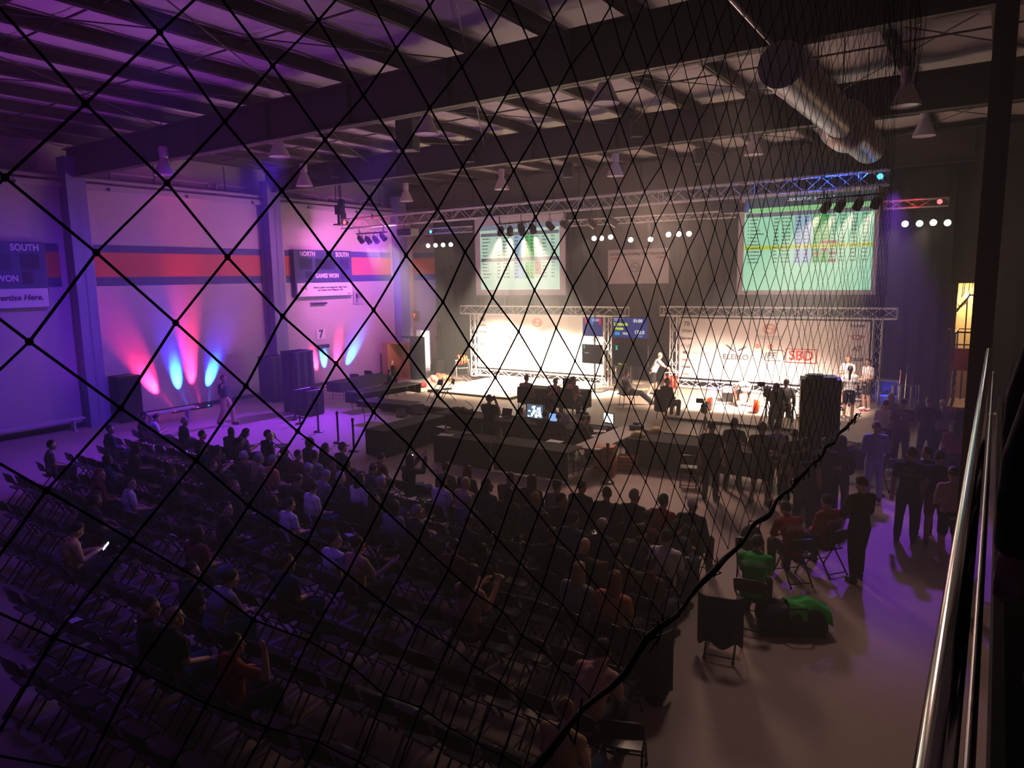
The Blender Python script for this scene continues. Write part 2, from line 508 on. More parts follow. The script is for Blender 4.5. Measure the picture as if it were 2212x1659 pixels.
# ------------------------------------------------------------------ back: drape, stage, panels, screens
BACKC = mat('backdrop_cloth', (0.022, 0.020, 0.020), 0.85, noise=0.25, nscale=1.5)
def drape(x0, x1, y, z0, z1, amp=0.07, per=0.55, nm='backdrop_drape', lab=None, m=None):
    n = max(8, int(abs(x1 - x0) / per * 8))
    b = MB()
    b.sheet(lambda u, v: (x0 + (x1 - x0) * u, y + amp * math.sin(2 * PI * u * (x1 - x0) / per) * (0.4 + 0.6 * (1 - v)) + 0.03 * math.sin(9 * u + 3 * v), z0 + (z1 - z0) * v), n, 6, 0.01)
    o = b.build(nm, m or BACKC, None, True)
    return tag(o, lab, 'drape', 'black backdrop drapes behind the stage')
xs = [-24.85, -21.9, -18.6, -15.2, -11.6, -8.0, -4.4, -1.42]
nms = ['leftmost, beside the exit door', 'left of the left projection screen', 'behind the left projection screen', 'behind the gap right of the left screen',
       'behind the white event banner', 'between the event banner and right screen', 'rightmost, by the red scissor lift']
for i in range(7):
    drape(xs[i] + 0.01, xs[i + 1] - 0.01, 29.55 + 0.05 * (i % 2), 0.05, 8.55, lab='tall black backdrop drape, ' + nms[i])

STAGEM = brick_mat('stage_boards', (0.36, 0.29, 0.22), 1.0, 2.44, 1.22, 0.012, 0.55, 'XY', 0.45, 0.1)
st = thing('stage', 'low wide stage with wooden boards and black front skirt', 'stage', (-11.6, 24.5, 0))
MB().bb((-7.9, -4.8, 0.34), (9.5, 4.9, 0.40)).build('deck', STAGEM, st)
MB().bb((-7.88, -4.78, 0.0), (9.48, -4.72, 0.34)).bb((-7.88, -4.72, 0.0), (-7.8, 4.9, 0.34)).bb((9.4, -4.72, 0.0), (9.48, 4.9, 0.34)).build('skirt', BLKC, st)
MB().bb((1.2, -5.5, 0.0), (7.2, -4.82, 0.2)).build('step', mat('brown_step', (0.12, 0.09, 0.07), 0.6), st)
PLAT = mat('lifting_platform_wood', (0.72, 0.62, 0.50), 0.5, noise=0.08, nscale=2)
for c, l in (((-17.2, 24.2, 0.401), 'left'), ((-6.6, 23.6, 0.401), 'right')):
    t = thing('lifting_platform', 'pale square lifting platform in front of the %s sponsor banner' % l, 'platform', c, 0, 'lifting platforms on the stage')
    MB().bb((-2.0, -2.0, 0), (2.0, 2.0, 0.08)).build('top', PLAT, t)
    MB().bb((-2.03, -2.03, 0), (2.03, -2.0, 0.085)).bb((-2.03, 2.0, 0), (2.03, 2.03, 0.085)).bb((-2.03, -2, 0), (-2.0, 2, 0.085)).bb((2.0, -2, 0), (2.03, 2, 0.085)).build('edging', mat('dark_edging', (0.06, 0.05, 0.045), 0.6), t)

V3 = lambda *a: Vector(a)
def truss(b, p0, p1, s=0.30, r=0.025, bay=0.45, rd=0.012):
    """box truss from p0 to p1; returns chord and web builders"""
    p0, p1 = Vector(p0), Vector(p1)
    d = (p1 - p0).normalized()
    up = Vector((0, 0, 1)) if abs(d.z) < 0.9 else Vector((0, 1, 0))
    sd = d.cross(up).normalized() * s / 2
    up = sd.normalized().cross(d).normalized() * s / 2
    cs = [(-1, -1), (1, -1), (1, 1), (-1, 1)]
    chords = []
    for a, c in cs:
        o = sd * a + up * c
        chords.append(MB().tube(p0 + o, p1 + o, r, n=8))
    web = MB()
    n = max(2, int(round((p1 - p0).length / bay)))
    for f in range(4):
        o0 = sd * cs[f][0] + up * cs[f][1]
        o1 = sd * cs[(f + 1) % 4][0] + up * cs[(f + 1) % 4][1]
        for i in range(n):
            a, c = p0 + (p1 - p0) * (i / n), p0 + (p1 - p0) * ((i + 1) / n)
            q0, q1 = (o0, o1) if i % 2 == 0 else (o1, o0)
            web.tube(a + q0, c + q1, rd, n=5, cap=False)
        for t in ([0, 1] + [k * 3.0 / (p1 - p0).length for k in range(1, int((p1 - p0).length / 3.0) + 1)]):
            q = p0 + (p1 - p0) * min(t, 1)
            web.tube(q + o0, q + o1, rd, n=5, cap=False)
    return chords, web
def truss_thing(name, label, p0, p1, s=0.30, **k):
    t = thing(name, label, 'truss')
    for u in (.08, .5, .92):
        p = Vector(p0).lerp(Vector(p1), u)
        MB().tube(p + V3(0, 0, s / 2 - .02), (p.x, p.y, 9.95), .008, n=6).tube(p + V3(0, 0, s / 2 - .06), p + V3(0, 0, s / 2 + .12), .05, n=8).build('suspension_cable', BLKM, t)
    ch, web = truss(None, p0, p1, s, **k)
    for c in ch:
        c.build('chord', ALU, t, True)
    web.build('lattice', ALU, t)
    return t
truss_thing('lighting_truss', 'long silver box truss hung across the hall before the projection screens', (-24.5, 23, 7.50), (-2.75, 23, 7.60), 0.40)
truss_thing('lighting_truss', 'silver back truss behind the projection screens, lit blue and red at its ends', (-24.8, 28.9, 7.44), (-1.6, 28.9, 7.30), 0.26)
def merged(parts):
    b = MB()
    for ch, web in parts:
        for c in ch + [web]:
            b.add(c.v, c.f)
    return b
def panel_frame(side, x0, x1, tx0, tx1, y):
    t = thing('banner_truss_frame', 'silver truss goalpost frame around the %s sponsor banner' % side, 'truss', (0, 0, 0), 0, 'truss frames around the stage banners')
    merged([truss(None, (x0, y, 3.55), (x1, y, 3.55), 0.36, bay=0.52)]).build('header_truss', ALU, t)
    for x in (tx0, tx1):
        merged([truss(None, (x, y, 0.42), (x, y, 3.34), 0.28, bay=0.40)]).build('tower', ALU, t)
    merged([truss(None, (tx0 + .2, y, 0.62), (tx1 - .2, y, 0.62), 0.28, bay=0.5)]).build('base_truss', ALU, t)
    return t
panel_frame('left', -21.05, -12.55, -20.36, -13.46, 27.0)
panel_frame('right', -11.45, -2.85, -10.88, -3.42, 28.0)
light('POINT', 'base_truss_light', (-17.0, 27.2, 0.5), (1.0, 0.05, 0.03), 60, None, 0.1)
light('POINT', 'base_truss_light', (-19.0, 27.2, 0.5), (1.0, 0.05, 0.03), 40, None, 0.1)
for x in (-9.3, -7.0, -4.8):
    light('POINT', 'base_truss_light', (x, 28.2, 0.5), (0.06, 0.06, 1.0), 26, None, 0.1)
VINYL = mat('white_banner_vinyl', (0.82, 0.78, 0.74), 0.5)
LOGO = mat('charcoal_print', (0.05, 0.045, 0.05), 0.6)
REDI = mat('red_print', (0.45, 0.03, 0.03), 0.6)
REDL = mat('pale_red_print', (0.55, 0.22, 0.16), 0.6)
GREYI = mat('grey_print', (0.30, 0.26, 0.26), 0.6)
def ring(b, c, r0, r1, y, n=20, sy=1.0):
    for k in range(n):
        a0, a1 = 2 * PI * k / n, 2 * PI * (k + 1) / n
        q = [(c[0] + r * math.cos(a), y, c[1] + sy * r * math.sin(a)) for r, a in ((r0, a0), (r1, a0), (r1, a1), (r0, a1))]
        b.add(q, [(0, 1, 2, 3)])
def wing(b, pts, y):
    b.add([(x, y, z) for x, z in pts], [tuple(range(len(pts)))])
def sponsor_banner(side, x0, x1, y, z0, z1, k, dx):
    t = thing('sponsor_banner', 'big white sponsor banner filling the %s stage truss frame' % side, 'banner', (0, 0, 0), 0, 'sponsor banners on the stage')
    MB().bb((x0, y, z0), (x1, y + 0.02, z1)).build('sheet', VINYL, t)
    f = y - 0.006
    # bird emblem over the lettering
    ex, ez = dx['el']
    b = MB()
    wing(b, [(ex - .44, ez + .50), (ex - .30, ez + .46), (ex - .06, ez + .26), (ex + .02, ez + .22), (ex - .08, ez + .22), (ex - .26, ez + .34)], f)
    wing(b, [(ex + .44, ez + .45), (ex + .32, ez + .43), (ex + .10, ez + .30), (ex + .06, ez + .24), (ex + .16, ez + .26), (ex + .30, ez + .33)], f)
    b.build('emblem', LOGO, t)
    text('ELEIKO', 'lettering', t, (ex, f, ez), FACE, 0.30 * k, LOGO, bold=0.004, sx=1.05)
    sx_, sz = dx['sbd']
    text('SBD', 'lettering', t, (sx_, f, sz), FACE, 0.50 * k, REDI if side == 'right' else GREYI, bold=0.012)
    b = MB()
    w, h, q = 0.56 * k, 0.27 * k, 0.035
    b.bb((sx_ - w, f, sz + h - q), (sx_ + w, f + .003, sz + h)).bb((sx_ - w, f, sz - h), (sx_ + w, f + .003, sz - h + q)).bb((sx_ - w, f, sz - h), (sx_ - w + q, f + .003, sz + h)).bb((sx_ + w - q, f, sz - h), (sx_ + w, f + .003, sz + h))
    if side == 'right':
        b.build('lettering_frame', REDI, t)
        ix, iz = dx['ipf']
        text('IPF', 'lettering', t, (ix + .08, f, iz - .02), FACE, 0.34, LOGO, bold=.004, shear=0.2)
        b = MB()
        ring(b, (ix - .38, iz + .33), 0, .10, f, 14)
        ring(b, (ix + .10, iz + .33), 0, .10, f, 14)
        b.build('emblem', REDL, t)
        b = MB()
        b.path([(ix - .22, f, iz + .15), (ix - .2, f, iz - .12), (ix - .05, f, iz - .2), (ix + .5, f, iz - .2)], .012, 5).path([(ix + .1, f, iz + .2), (ix + .55, f, iz + .2), (ix + .66, f, iz + .1), (ix + .62, f, iz - .15)], .016, 5)
        b.build('emblem_outline', LOGO, t)
    cx, cz = dx['crest']
    b = MB()
    ring(b, (cx, cz), .17, .27, f, 22, .75)
    ring(b, (cx - .08, cz + .02), 0, .07, f, 10)
    ring(b, (cx + .1, cz - .02), 0, .08, f, 10)
    b.build('crest', REDL, t)
    text('WORLD CHAMPIONSHIPS\nCALGARY CANADA', 'lettering', t, (cx, f, cz - .33), FACE, 0.075, GREYI)
    lx = x0 + 0.30
    zz = z1 - 0.22
    for s, m in (('7B', LOGO), ('TITAN', LOGO), ('Gym-iano', LOGO), ('A7 LIFT', GREYI), ('BELL', LOGO), ('calgary', REDL), ('Kinetic', LOGO), ('inzer', REDL)):
        text(s, 'lettering', t, (lx, f, zz), FACE, 0.26 if s == '7B' else 0.14, m, bold=0.004)
        zz -= 0.29
    b = MB()
    b.path([(lx - .15, f, z1 - 1.18), (lx, f, z1 - 1.12), (lx + .05, f, z1 - 1.2), (lx + .2, f, z1 - 1.1)], .014, 5)
    b.bb((lx + .28, f, z1 - 1.40), (lx + .75, f + .003, z1 - 1.38))
    ring(b, (lx + .84, z1 - 1.39), .04, .07, f, 14)
    b.build('emblem', GREYI, t)
    rx = x1 - 0.42
    for s, z, sz in (('TOURISM', z1 - .16, .12), ('A7', z1 - .98, .26), ('ROGUE', z1 - 1.36, .15)):
        text(s, 'lettering', t, (rx, f, z), FACE, sz, LOGO, bold=0.006, shear=0.2 if s == 'A7' else 0)
    b = MB()
    ring(b, (rx, z1 - .56), .10, .2, f, 16, .5)
    wing(b, [(rx - .34, z1 - .52), (rx - .1, z1 - .48), (rx - .1, z1 - .56)], f)
    wing(b, [(rx + .34, z1 - .52), (rx + .1, z1 - .56), (rx + .1, z1 - .48)], f)
    b.build('emblem', REDL, t)
    return t
sponsor_banner('left', -20.2, -13.55, 26.98, 0.86, 3.34, 1.0, dict(el=(-18.05, 1.92), sbd=(-15.66, 2.06), crest=(-16.87, 3.02)))
sponsor_banner('right', -10.66, -3.66, 27.98, 0.86, 3.26, 1.0, dict(el=(-8.36, 1.78), sbd=(-5.93, 1.94), crest=(-7.1, 2.92), ipf=(-7.15, 1.92)))

# event banner between the screens
t = thing('event_banner', 'white event banner with a round crest hung between the projection screens', 'banner')
MB().sheet(lambda u, v: (-14.48 + 2.84 * u, 29.15 + 0.02 * math.sin(7 * u), 4.66 + 1.48 * v), 16, 8, 0.01).build('sheet', mat('event_banner_vinyl', (0.62, 0.52, 0.52), 0.6), t)
text('2018 IPF Classic Powerlifting World Championships', 'lettering', t, (-13.06, 29.10, 5.94), FACE, 0.155, LOGO, bold=0.006, sx=0.80)
text('Calgary', 'lettering', t, (-14.1, 29.10, 5.77), FACE, 0.15, REDI, bold=0.004)
text('Canada', 'lettering', t, (-11.95, 29.10, 5.77), FACE, 0.15, REDI, bold=0.004)
b = MB()
ring(b, (-13.16, 5.36), .18, .27, 29.105, 22, .85)
ring(b, (-13.24, 5.4), 0, .1, 29.105, 12)
ring(b, (-13.06, 5.32), 0, .1, 29.105, 12)
b.build('crest', GREYI, t)
text('Classic Powerlifting\nChampionships', 'lettering', t, (-13.16, 29.10, 5.0), FACE, 0.09, GREYI)
text('Calgary - Canada', 'lettering', t, (-13.16, 29.10, 5.66), FACE, 0.07, GREYI)

# projection screens
def emis(name, c, s):
    m = mat(name, (0, 0, 0), 0.9, emit=c, estr=s, spec=0.0)
    return m
SCRW = mat('screen_fabric', (0.80, 0.72, 0.74), 0.8)
def screen(label, x0, x1, z0, z1, ix0, ix1, iz0, iz1):
    y = 28.7
    t = thing('projection_screen', label, 'screen', (0, 0, 0), 0, 'projection screens above the stage')
    MB().bb((x0, y, z0), (x1, y + 0.03, z1)).build('fabric', SCRW, t)
    MB().bb((x0 - .12, y - .02, z0 - .14), (x1 + .12, y + .03, z0)).bb((x0 - .1, y - .02, z0), (x0, y + .04, z1)).bb((x1, y - .02, z0), (x1 + .1, y + .04, z1)).bb((x0 - .12, y - .02, z1), (x1 + .12, y + .05, z1 + .12)).build('frame', BLKM, t)
    return t
ls = screen('left projection screen showing pale green results tables in two blocks', -21.5, -16.38, 4.17, 7.85, 0, 0, 0, 0)
light('POINT', 'screen_fabric_light', (-19.0, 26.4, 6.4), (1.0, 0.8, 0.85), 26, None, 0.4)
light('POINT', 'screen_fabric_light', (-6.1, 26.4, 6.2), (1.0, 0.75, 0.8), 26, None, 0.4)
PY = 28.692
def rect(t, name, x0, x1, z0, z1, m, lift=0.0):
    return MB().bb((x0, PY - lift - .002, z0), (x1, PY - lift, z1)).build(name, m, t)
L0, L1, LB, LT = -21.18, -16.70, 4.44, 7.50
rect(ls, 'picture', L0, L1, LB, LT, emis('left_picture_light', (0.62, 0.86, 0.68), 0.92))
rect(ls, 'picture_heading', L0, L1, LT - .22, LT, emis('left_heading_light', (0.30, 0.30, 0.42), 0.8), .003)
GB = emis('grey_bar_light', (0.22, 0.20, 0.24), 0.8)
GCOL = emis('green_column_light', (0.16, 0.62, 0.20), 0.9)
REDC = emis('red_cell_light', (0.55, 0.25, 0.22), 0.8)
BLUC = emis('blue_column_light', (0.42, 0.62, 0.80), 0.9)
YEL = emis('yellow_row_light', (0.62, 0.72, 0.05), 0.9)
def table_rows(t, x0, x1, ztop, dz, names, cols, m, size, heading, lifted=None):
    rect(t, 'heading_bar', x0 + .05, x1 - .02, ztop - .10, ztop + .06, GB, .004)
    text(heading, 'lettering', t, (x0 + .10, PY - .009, ztop - .02), FACE, size * .9, m, 'LEFT')
    for cx, col in [(x0 + .14, names)] + cols:
        text('\n'.join(col), 'lettering', t, (cx, PY - .012, ztop - .12 - dz * len(col) / 2), FACE, size, m, 'LEFT', bold=0.003, line=dz / size)
rnd = random.Random(3)
def nums(n, a, b_, f='%.1f'):
    return [f % (round(rnd.uniform(a, b_) * 2) / 2) for _ in range(n)]
for zt, nm in ((7.08, ['Goodwin A.', 'Lawrence S.', 'Bavoil S.', 'Koo M.', 'Payne C.', 'Noma Y.', 'Lindblom C.']), (5.88, ['Bryner T.', 'Sievers S.', 'Owens C.', 'Sudhamani S.', 'Valdez D.'])):
    n = len(nm)
    hh = .16 * n
    rect(ls, 'green_column', L0 + 2.60, L0 + 3.12, zt - .13 - hh, zt - .11, GCOL, .003)
    rect(ls, 'blue_column', L0 + 1.98, L0 + 2.56, zt - .13 - hh, zt - .11, BLUC, .003)
    rect(ls, 'red_cell', L0 + 3.14, L0 + 3.5, zt - .11 - .16 * min(n, 4), zt - .11 - .16 * min(n - 1, 2 if n > 5 else 0), REDC, .004)
    table_rows(ls, L0, L1, zt, .16, nm, [(L0 + 1.0, ['USA', 'CAN', 'GBR', 'JPN', 'FRA', 'NED', 'SWE'][:n]), (L0 + 1.36, ['%d-%.2f' % (rnd.randint(84, 99), rnd.uniform(44, 52)) for _ in range(n)]), (L0 + 2.02, nums(n, 80, 130)),
               (L0 + 2.64, nums(n, 60, 99)), (L0 + 2.92, nums(n, 60, 99)), (L0 + 3.18, nums(n, 60, 99)), (L0 + 3.56, nums(n, 200, 300)), (L0 + 4.05, nums(n, 90, 99))], INK, 0.10, 'Women - 52 kg')
rs = screen('right projection screen showing a bright mint results table with a yellow row', -8.62, -3.66, 4.19, 8.0, 0, 0, 0, 0)
R0, R1, RB, RT = -8.38, -3.82, 4.36, 7.86
rect(rs, 'picture', R0, R1, RB, RT, emis('right_picture_light', (0.42, 0.86, 0.56), 0.95))
rect(rs, 'picture_heading', R0, R1, RT - .38, RT, emis('right_heading_light', (0.07, 0.08, 0.11), 0.8), .003)
rect(rs, 'subheading', R0, R1, RT - .54, RT - .38, emis('mint_subheading_light', (0.35, 0.75, 0.30), 0.9), .004)
text('DEADLIFT #3  Juniors  -63', 'lettering', rs, (R0 + 2.4, PY - .008, RT - .14), FACE, 0.15, emis('white_letter_light', (1, 1, 1), 0.9))
rn = ['1  Lewis B.', '2  Noll B.', '3  Lind A.', '4  Werner H.', '5  Lloyd-Williams', '6  Mason J.', '7  Young L.', '8  Lehtonen T.', '9  Limbrick A.', "10 O'Sullivan A.", '11 Thomson A.', '12 Schille W.', '13 Arnold B.']
n = len(rn)
zt, dz = RT - .62, .135
rect(rs, 'green_column', R0 + 2.52, R0 + 3.10, zt - .12 - dz * 8, zt - .11, GCOL, .003)
rect(rs, 'green_column', R0 + 2.52, R0 + 3.10, zt - .12 - dz * 13, zt - .12 - dz * 9, GCOL, .003)
rect(rs, 'blue_column', R0 + 1.86, R0 + 2.50, zt - .12 - dz * 13, zt - .11, BLUC, .003)
rect(rs, 'yellow_row', R0, R1, zt - .11 - dz * 9, zt - .11 - dz * 8, YEL, .005)
for r, c in ((7, 1), (7, 2), (9, 1), (10, 0), (10, 2), (12, 2)):
    rect(rs, 'red_cell', R0 + 2.54 + .28 * c, R0 + 2.81 + .28 * c, zt - .11 - dz * (r + 1), zt - .12 - dz * r, REDC, .006)
table_rows(rs, R0, R1, zt, dz, rn, [(R0 + 1.12, ['USA', 'GER', 'SUI', 'GBR', 'GBR', 'CAN', 'CAN', 'FIN', 'NZL', 'IRL', 'JPN', 'UKR', 'ITA']), (R0 + 1.42, ['%d-%.2f' % (rnd.randint(85, 97), rnd.uniform(52, 63)) for _ in range(n)]),
           (R0 + 1.90, nums(n, 100, 150)), (R0 + 2.22, nums(n, 60, 99)), (R0 + 2.56, nums(n, 100, 175)), (R0 + 2.84, nums(n, 100, 175)), (R0 + 3.12, nums(n, 100, 175)), (R0 + 3.44, nums(n, 140, 190)), (R0 + 3.82, nums(n, 300, 410)), (R0 + 4.2, nums(n, 300, 410))], INK, 0.088, 'Women - 63 kg')

# monitors on stands between the two platforms
MON = emis('dark_blue_picture_light', (0.035, 0.045, 0.22), 0.9)
def monitor(label, x, y, z, w, h, rz, pic, draw):
    t = thing('monitor', label, 'monitor', (x, y, z), rz, 'monitors between the two platforms')
    MB().box((0, 0.03, 0), (w, 0.06, h)).build('case', BLACK, t)
    MB().box((0, -0.002, 0), (w - .04, 0.004, h - .05)).build('picture', pic, t)
    draw(t, w, h)
WHL = emis('white_letter_light', (1, 1, 1), 0.9)
YLL = emis('yellow_letter_light', (0.85, 1.0, 0.05), 1.0)
CYL = emis('cyan_letter_light', (0.3, 0.7, 1.0), 1.0)
GRL = emis('green_letter_light', (0.1, 0.7, 0.45), 0.9)
def d1(t, w, h):
    text('01:00', 'lettering', t, (0.15, -.006, h * .33), FACE, .15, WHL)
    for x, c in ((-w * .36, (1, .02, .12)), (-.05, (.02, .35, 1)), (w * .33, (1, .02, .12))):
        b = MB()
        wing(b, [(x - .05, h * .45), (x + .12, h * .45), (x + .08, h * .10), (x, h * .12)], -.005)
        b.build('picture_glow', emis('glow_%g' % c[0] + '_%g' % x, c, 0.7), t)
def d2(t, w, h):
    text('Women -63kg\n170kg', 'lettering', t, (-w * .46, -.006, h * .38), FACE, .065, WHL, 'LEFT')
    text('01:00', 'lettering', t, (w * .22, -.006, h * .32), FACE, .17, WHL, bold=.006)
    text('Limbrick\n Amie', 'lettering', t, (-w * .46, -.006, h * .06), FACE, .17, YLL, 'LEFT', bold=.006)
    text('NZL', 'lettering', t, (-w * .20, -.006, -h * .27), FACE, .12, WHL, 'LEFT', bold=.004)
    text('170.0', 'lettering', t, (w * .26, -.006, -h * .20), FACE, .19, WHL, bold=.006)
    text('174.0', 'lettering', t, (w * .26, -.006, -h * .38), FACE, .11, CYL)
    MB().box((-w * .36, -.006, -h * .27), (.20, .002, .12)).build('flag', emis('flag_light', (.02, .45, .9), .9), t)
def d3(t, w, h):
    b = MB()
    wing(b, [(-w * .42, h * .26), (-w * .34, h * .26), (-w * .36, h * .38), (-w * .34, h * .46), (-w * .42, h * .44), (-w * .39, h * .36)], -.006)
    b.build('icon', GRL, t)
    text('NZL  43', 'lettering', t, (-w * .22, -.006, -h * .40), FACE, .09, YLL)
def d4(t, w, h):
    b = MB()
    wing(b, [(-w * .42, h * .26), (-w * .34, h * .26), (-w * .36, h * .38), (-w * .34, h * .46), (-w * .42, h * .44), (-w * .39, h * .36)], -.006)
    b.build('icon', GRL, t)
    text('Limbrick', 'lettering', t, (-w * .25, -.006, h * .05), FACE, .06, WHL)
DKP = emis('black_picture_light', (0.018, 0.016, 0.018), 1.0)
monitor('upper left monitor with red and blue glow, turned away beside the left banner', -13.35, 25.5, 3.02, .95, .78, -0.12, MON, d1)
monitor('upper right monitor showing yellow lifter name and white weight on blue', -11.72, 25.5, 3.01, 1.50, .84, 0, MON, d2)
monitor('lower left monitor, nearly black, with small green icon at the left banner', -13.38, 25.5, 1.92, .97, .78, -0.12, DKP, d4)
monitor('lower right monitor, nearly black, green icon on top and yellow line below', -11.72, 25.5, 1.92, 1.50, .84, 0, DKP, d3)
for x, l in ((-13.33, 'left'), (-11.72, 'right')):
    t = thing('monitor_stand', 'black upright stand that carries the %s pair of monitors' % l, 'stand', (x, 25.66, 0.4), 0, 'monitor stands')
    MB().tube((0, 0, 0.03), (0, 0, 3.3), .04).build('pole', BLKM, t)
    MB().box((0, 0, .02), (.9, .7, .04)).build('base', BLKM, t)
    MB().box((0, -.05, 1.52), (.5, .06, .3)).box((0, -.05, 2.61), (.5, .06, .3)).build('mount', BLKM, t)

# ------------------------------------------------------------------ lamps on the trusses
LIT = mat('lit_lens', (1, 1, 1), 0.3, emit=(1.0, 0.88, 0.72), estr=22)
DIM = mat('dark_lens', (0.35, 0.22, 0.16), 0.15, 0.3)
CAN_M = {}
def can_meshes():
    if not CAN_M:
        body = MB()
        body.lathe([(.06, .20), (.12, .19), (.155, .10), (.16, -.22), (.15, -.22), (.145, -.05), (.02, -.04)], n=20)
        CAN_M['can'] = body.mesh('can', BLKM, True)
        CAN_M['lens'] = MB().lathe([(.001, -.085), (.08, -.095), (.14, -.075), (.14, -.06), (.001, -.06)], n=20).mesh('lens', LIT, True)
        y = MB()
        y.box((0, .20, .13), (.03, .012, .38)).box((0, -.20, .13), (.03, .012, .38)).box((0, 0, .32), (.03, .41, .012))
        y.tube((0, 0, .32), (0, 0, .46), .018)
        CAN_M['yoke'] = y.mesh('yoke', BLKM)
        CAN_M['bulb_cap'] = MB().lathe([(.001, .27), (.07, .26), (.09, .20), (.09, .17), (.001, .17)], n=14).mesh('bulb_cap', mat('cap_metal', (.25, .22, .2), .3, .8), True)
    return CAN_M
def par_can(loc, aim, label, group, lit=False, zt=None):
    k = .72 if lit else .78
    """hangs from its clamp at loc + z; the can turns to aim"""
    m = can_meshes()
    t = thing('stage_light', label, 'stage light', loc, 0, group)
    t.scale = (k, k, k)
    d = (Vector(aim) - Vector(loc))
    q = d.to_track_quat('-Z', 'Y').to_euler()
    a = math.atan2(d.y, d.x)
    c = put('can', m['can'], t, None, None, q)
    put('lens', m['lens'], c, LIT if lit else DIM)
    put('bulb_cap', m['bulb_cap'], c)
    put('yoke', m['yoke'], t, None, None, (0, 0, a))
    zt = zt or (7.20 if lit else 7.04)
    MB().tube((0, 0, .45), (0, 0, (zt - loc[2]) / k), .016 / k).build('clamp', BLKM, t)
    return t
def bar(p0, p1, label, zt):
    t = thing('lamp_bar', label, 'bar', (0, 0, 0), 0, 'lamp bars under the trusses')
    MB().tube(p0, p1, .03).build('pipe', BLKM, t)
    b = MB()
    for u in (.1, .9):
        p = Vector(p0).lerp(Vector(p1), u)
        b.tube(p, (p.x, p.y, zt), .02)
    b.build('hanger', BLKM, t)
POS = ['first', 'second', 'third', 'fourth']
bar((CANS_LEFT[0][0][0] - .25, 22.8, 7.02), (CANS_LEFT[3][0][0] + .25, 22.8, 7.02), 'black lamp bar under the left end of the front truss, carrying four cans', 7.32)
bar((CANS_MID[0][0][0] - .25, 22.8, 7.02), (CANS_MID[3][0][0] + .25, 22.8, 7.05), 'black lamp bar in front of the left projection screen, carrying four cans', 7.32)
bar((CANS_RIGHT[0][0][0] - .25, 22.8, 7.13), (CANS_RIGHT[3][0][0] + .25, 22.8, 7.15), 'black lamp bar under the right end of the front truss, lit blue, carrying four cans', 7.4)
for i in range(4):
    par_can(*CANS_LEFT[i], '%s from left of four tilted black cans hung at the left wall' % POS[i], 'cans at the left end of the front truss')
    par_can(*CANS_MID[i], '%s from left of four cans hanging before the left screen' % POS[i], 'cans before the left screen')
    par_can(*CANS_RIGHT[i], '%s from left of four black cans before the right screen' % POS[i], 'cans before the right screen')
par_can((-14.95, 22.85, 6.85), (-15.2, 24.6, 1.0), 'single dark can at the right edge of the left screen', 'cans on the middle of the front truss', False, 7.34)
for i, x in enumerate((-13.7, -13.1, -12.0, -11.2)):
    par_can((x, 22.85, 6.85), (x + 2.5, 25.5, 3.0 + .5 * i), '%s of four jumbled dark cans on the truss right of the left screen' % POS[i], 'cans on the middle of the front truss', False, 7.36)
bar((-24.75, 28.78, 7.2), (-22.9, 28.78, 7.2), 'black lamp bar with four lit lamps, left of the left screen', 7.34)
for i, px in enumerate((938, 952, 970, 988)):
    par_can(*CANS_BACK_L[i], '%s from left of four glowing lamps left of the left screen' % POS[i], 'lit lamps on the back truss', True)
bar((-15.9, 28.78, 7.2), (-13.0, 28.78, 7.2), 'black lamp bar above the event banner, left half', 7.34)
bar((-12.6, 28.78, 7.2), (-9.9, 28.78, 7.2), 'black lamp bar above the event banner, right half', 7.34)
for i, p in enumerate(((-14.96,28.78,6.67), (-14.59,28.78,6.66), (-14.15,28.78,6.69))):
    par_can(p, (-8, 6, 4.5), '%s from left of three small lit lamps above the event banner' % POS[i], 'lit lamps on the back truss', True)
for i, p in enumerate(((-13.22,28.78,6.53), (-12.31,28.78,6.51))):
    par_can(p, (-4, 4, 4.5), '%s of two lone lit lamps right above the event banner' % ('left' if i == 0 else 'right'), 'lit lamps on the back truss', True)
for i, p in enumerate(((-11.52,28.78,6.67), (-11.08,28.78,6.67), (-10.64,28.78,6.66))):
    par_can(p, (-2, 2, 4.5), '%s from left of three lit lamps left of the right screen' % POS[i], 'lit lamps on the back truss', True)
bar((-3.3, 28.78, 7.2), (-1.5, 28.78, 7.2), 'black lamp bar with four lit lamps, right of the right screen', 7.3)
for i, p in enumerate(((-2.85,28.78,6.64), (-2.41,28.78,6.63), (-2,28.78,6.64), (-1.58,28.78,6.61))):
    par_can(p, (-2.0, 8, 3.5), '%s from left of four lit lamps right of the right screen' % POS[i], 'lit lamps on the back truss', True)
# small coloured spots that sit at the truss ends
for p, c, l in (((-24.25, 22.86, 7.55), (1, .05, .05), 'red spot lamp burning inside the left end of the front truss'), ((-24.25, 28.72, 7.4), (.03, .25, 1), 'blue spot lamp burning on the back truss at the left'),
                ((-1.85, 28.72, 7.3), (1, .05, .05), 'red spot lamp at the right end of the back truss'), ((-2.95, 22.86, 7.62), (.03, .25, 1), 'blue spot lamp inside the right end of the front truss')):
    t = thing('truss_spot', l, 'stage light', p, 0, 'coloured spots in the trusses')
    MB().tube((0, .08, 0), (0, -.08, 0), .09, n=14).build('can', BLKM, t)
    MB().tube((0, -.082, 0), (0, -.10, 0), .08, n=14).build('lens', emis('spot_%g_%g' % (p[0], c[0]), c, 9), t)
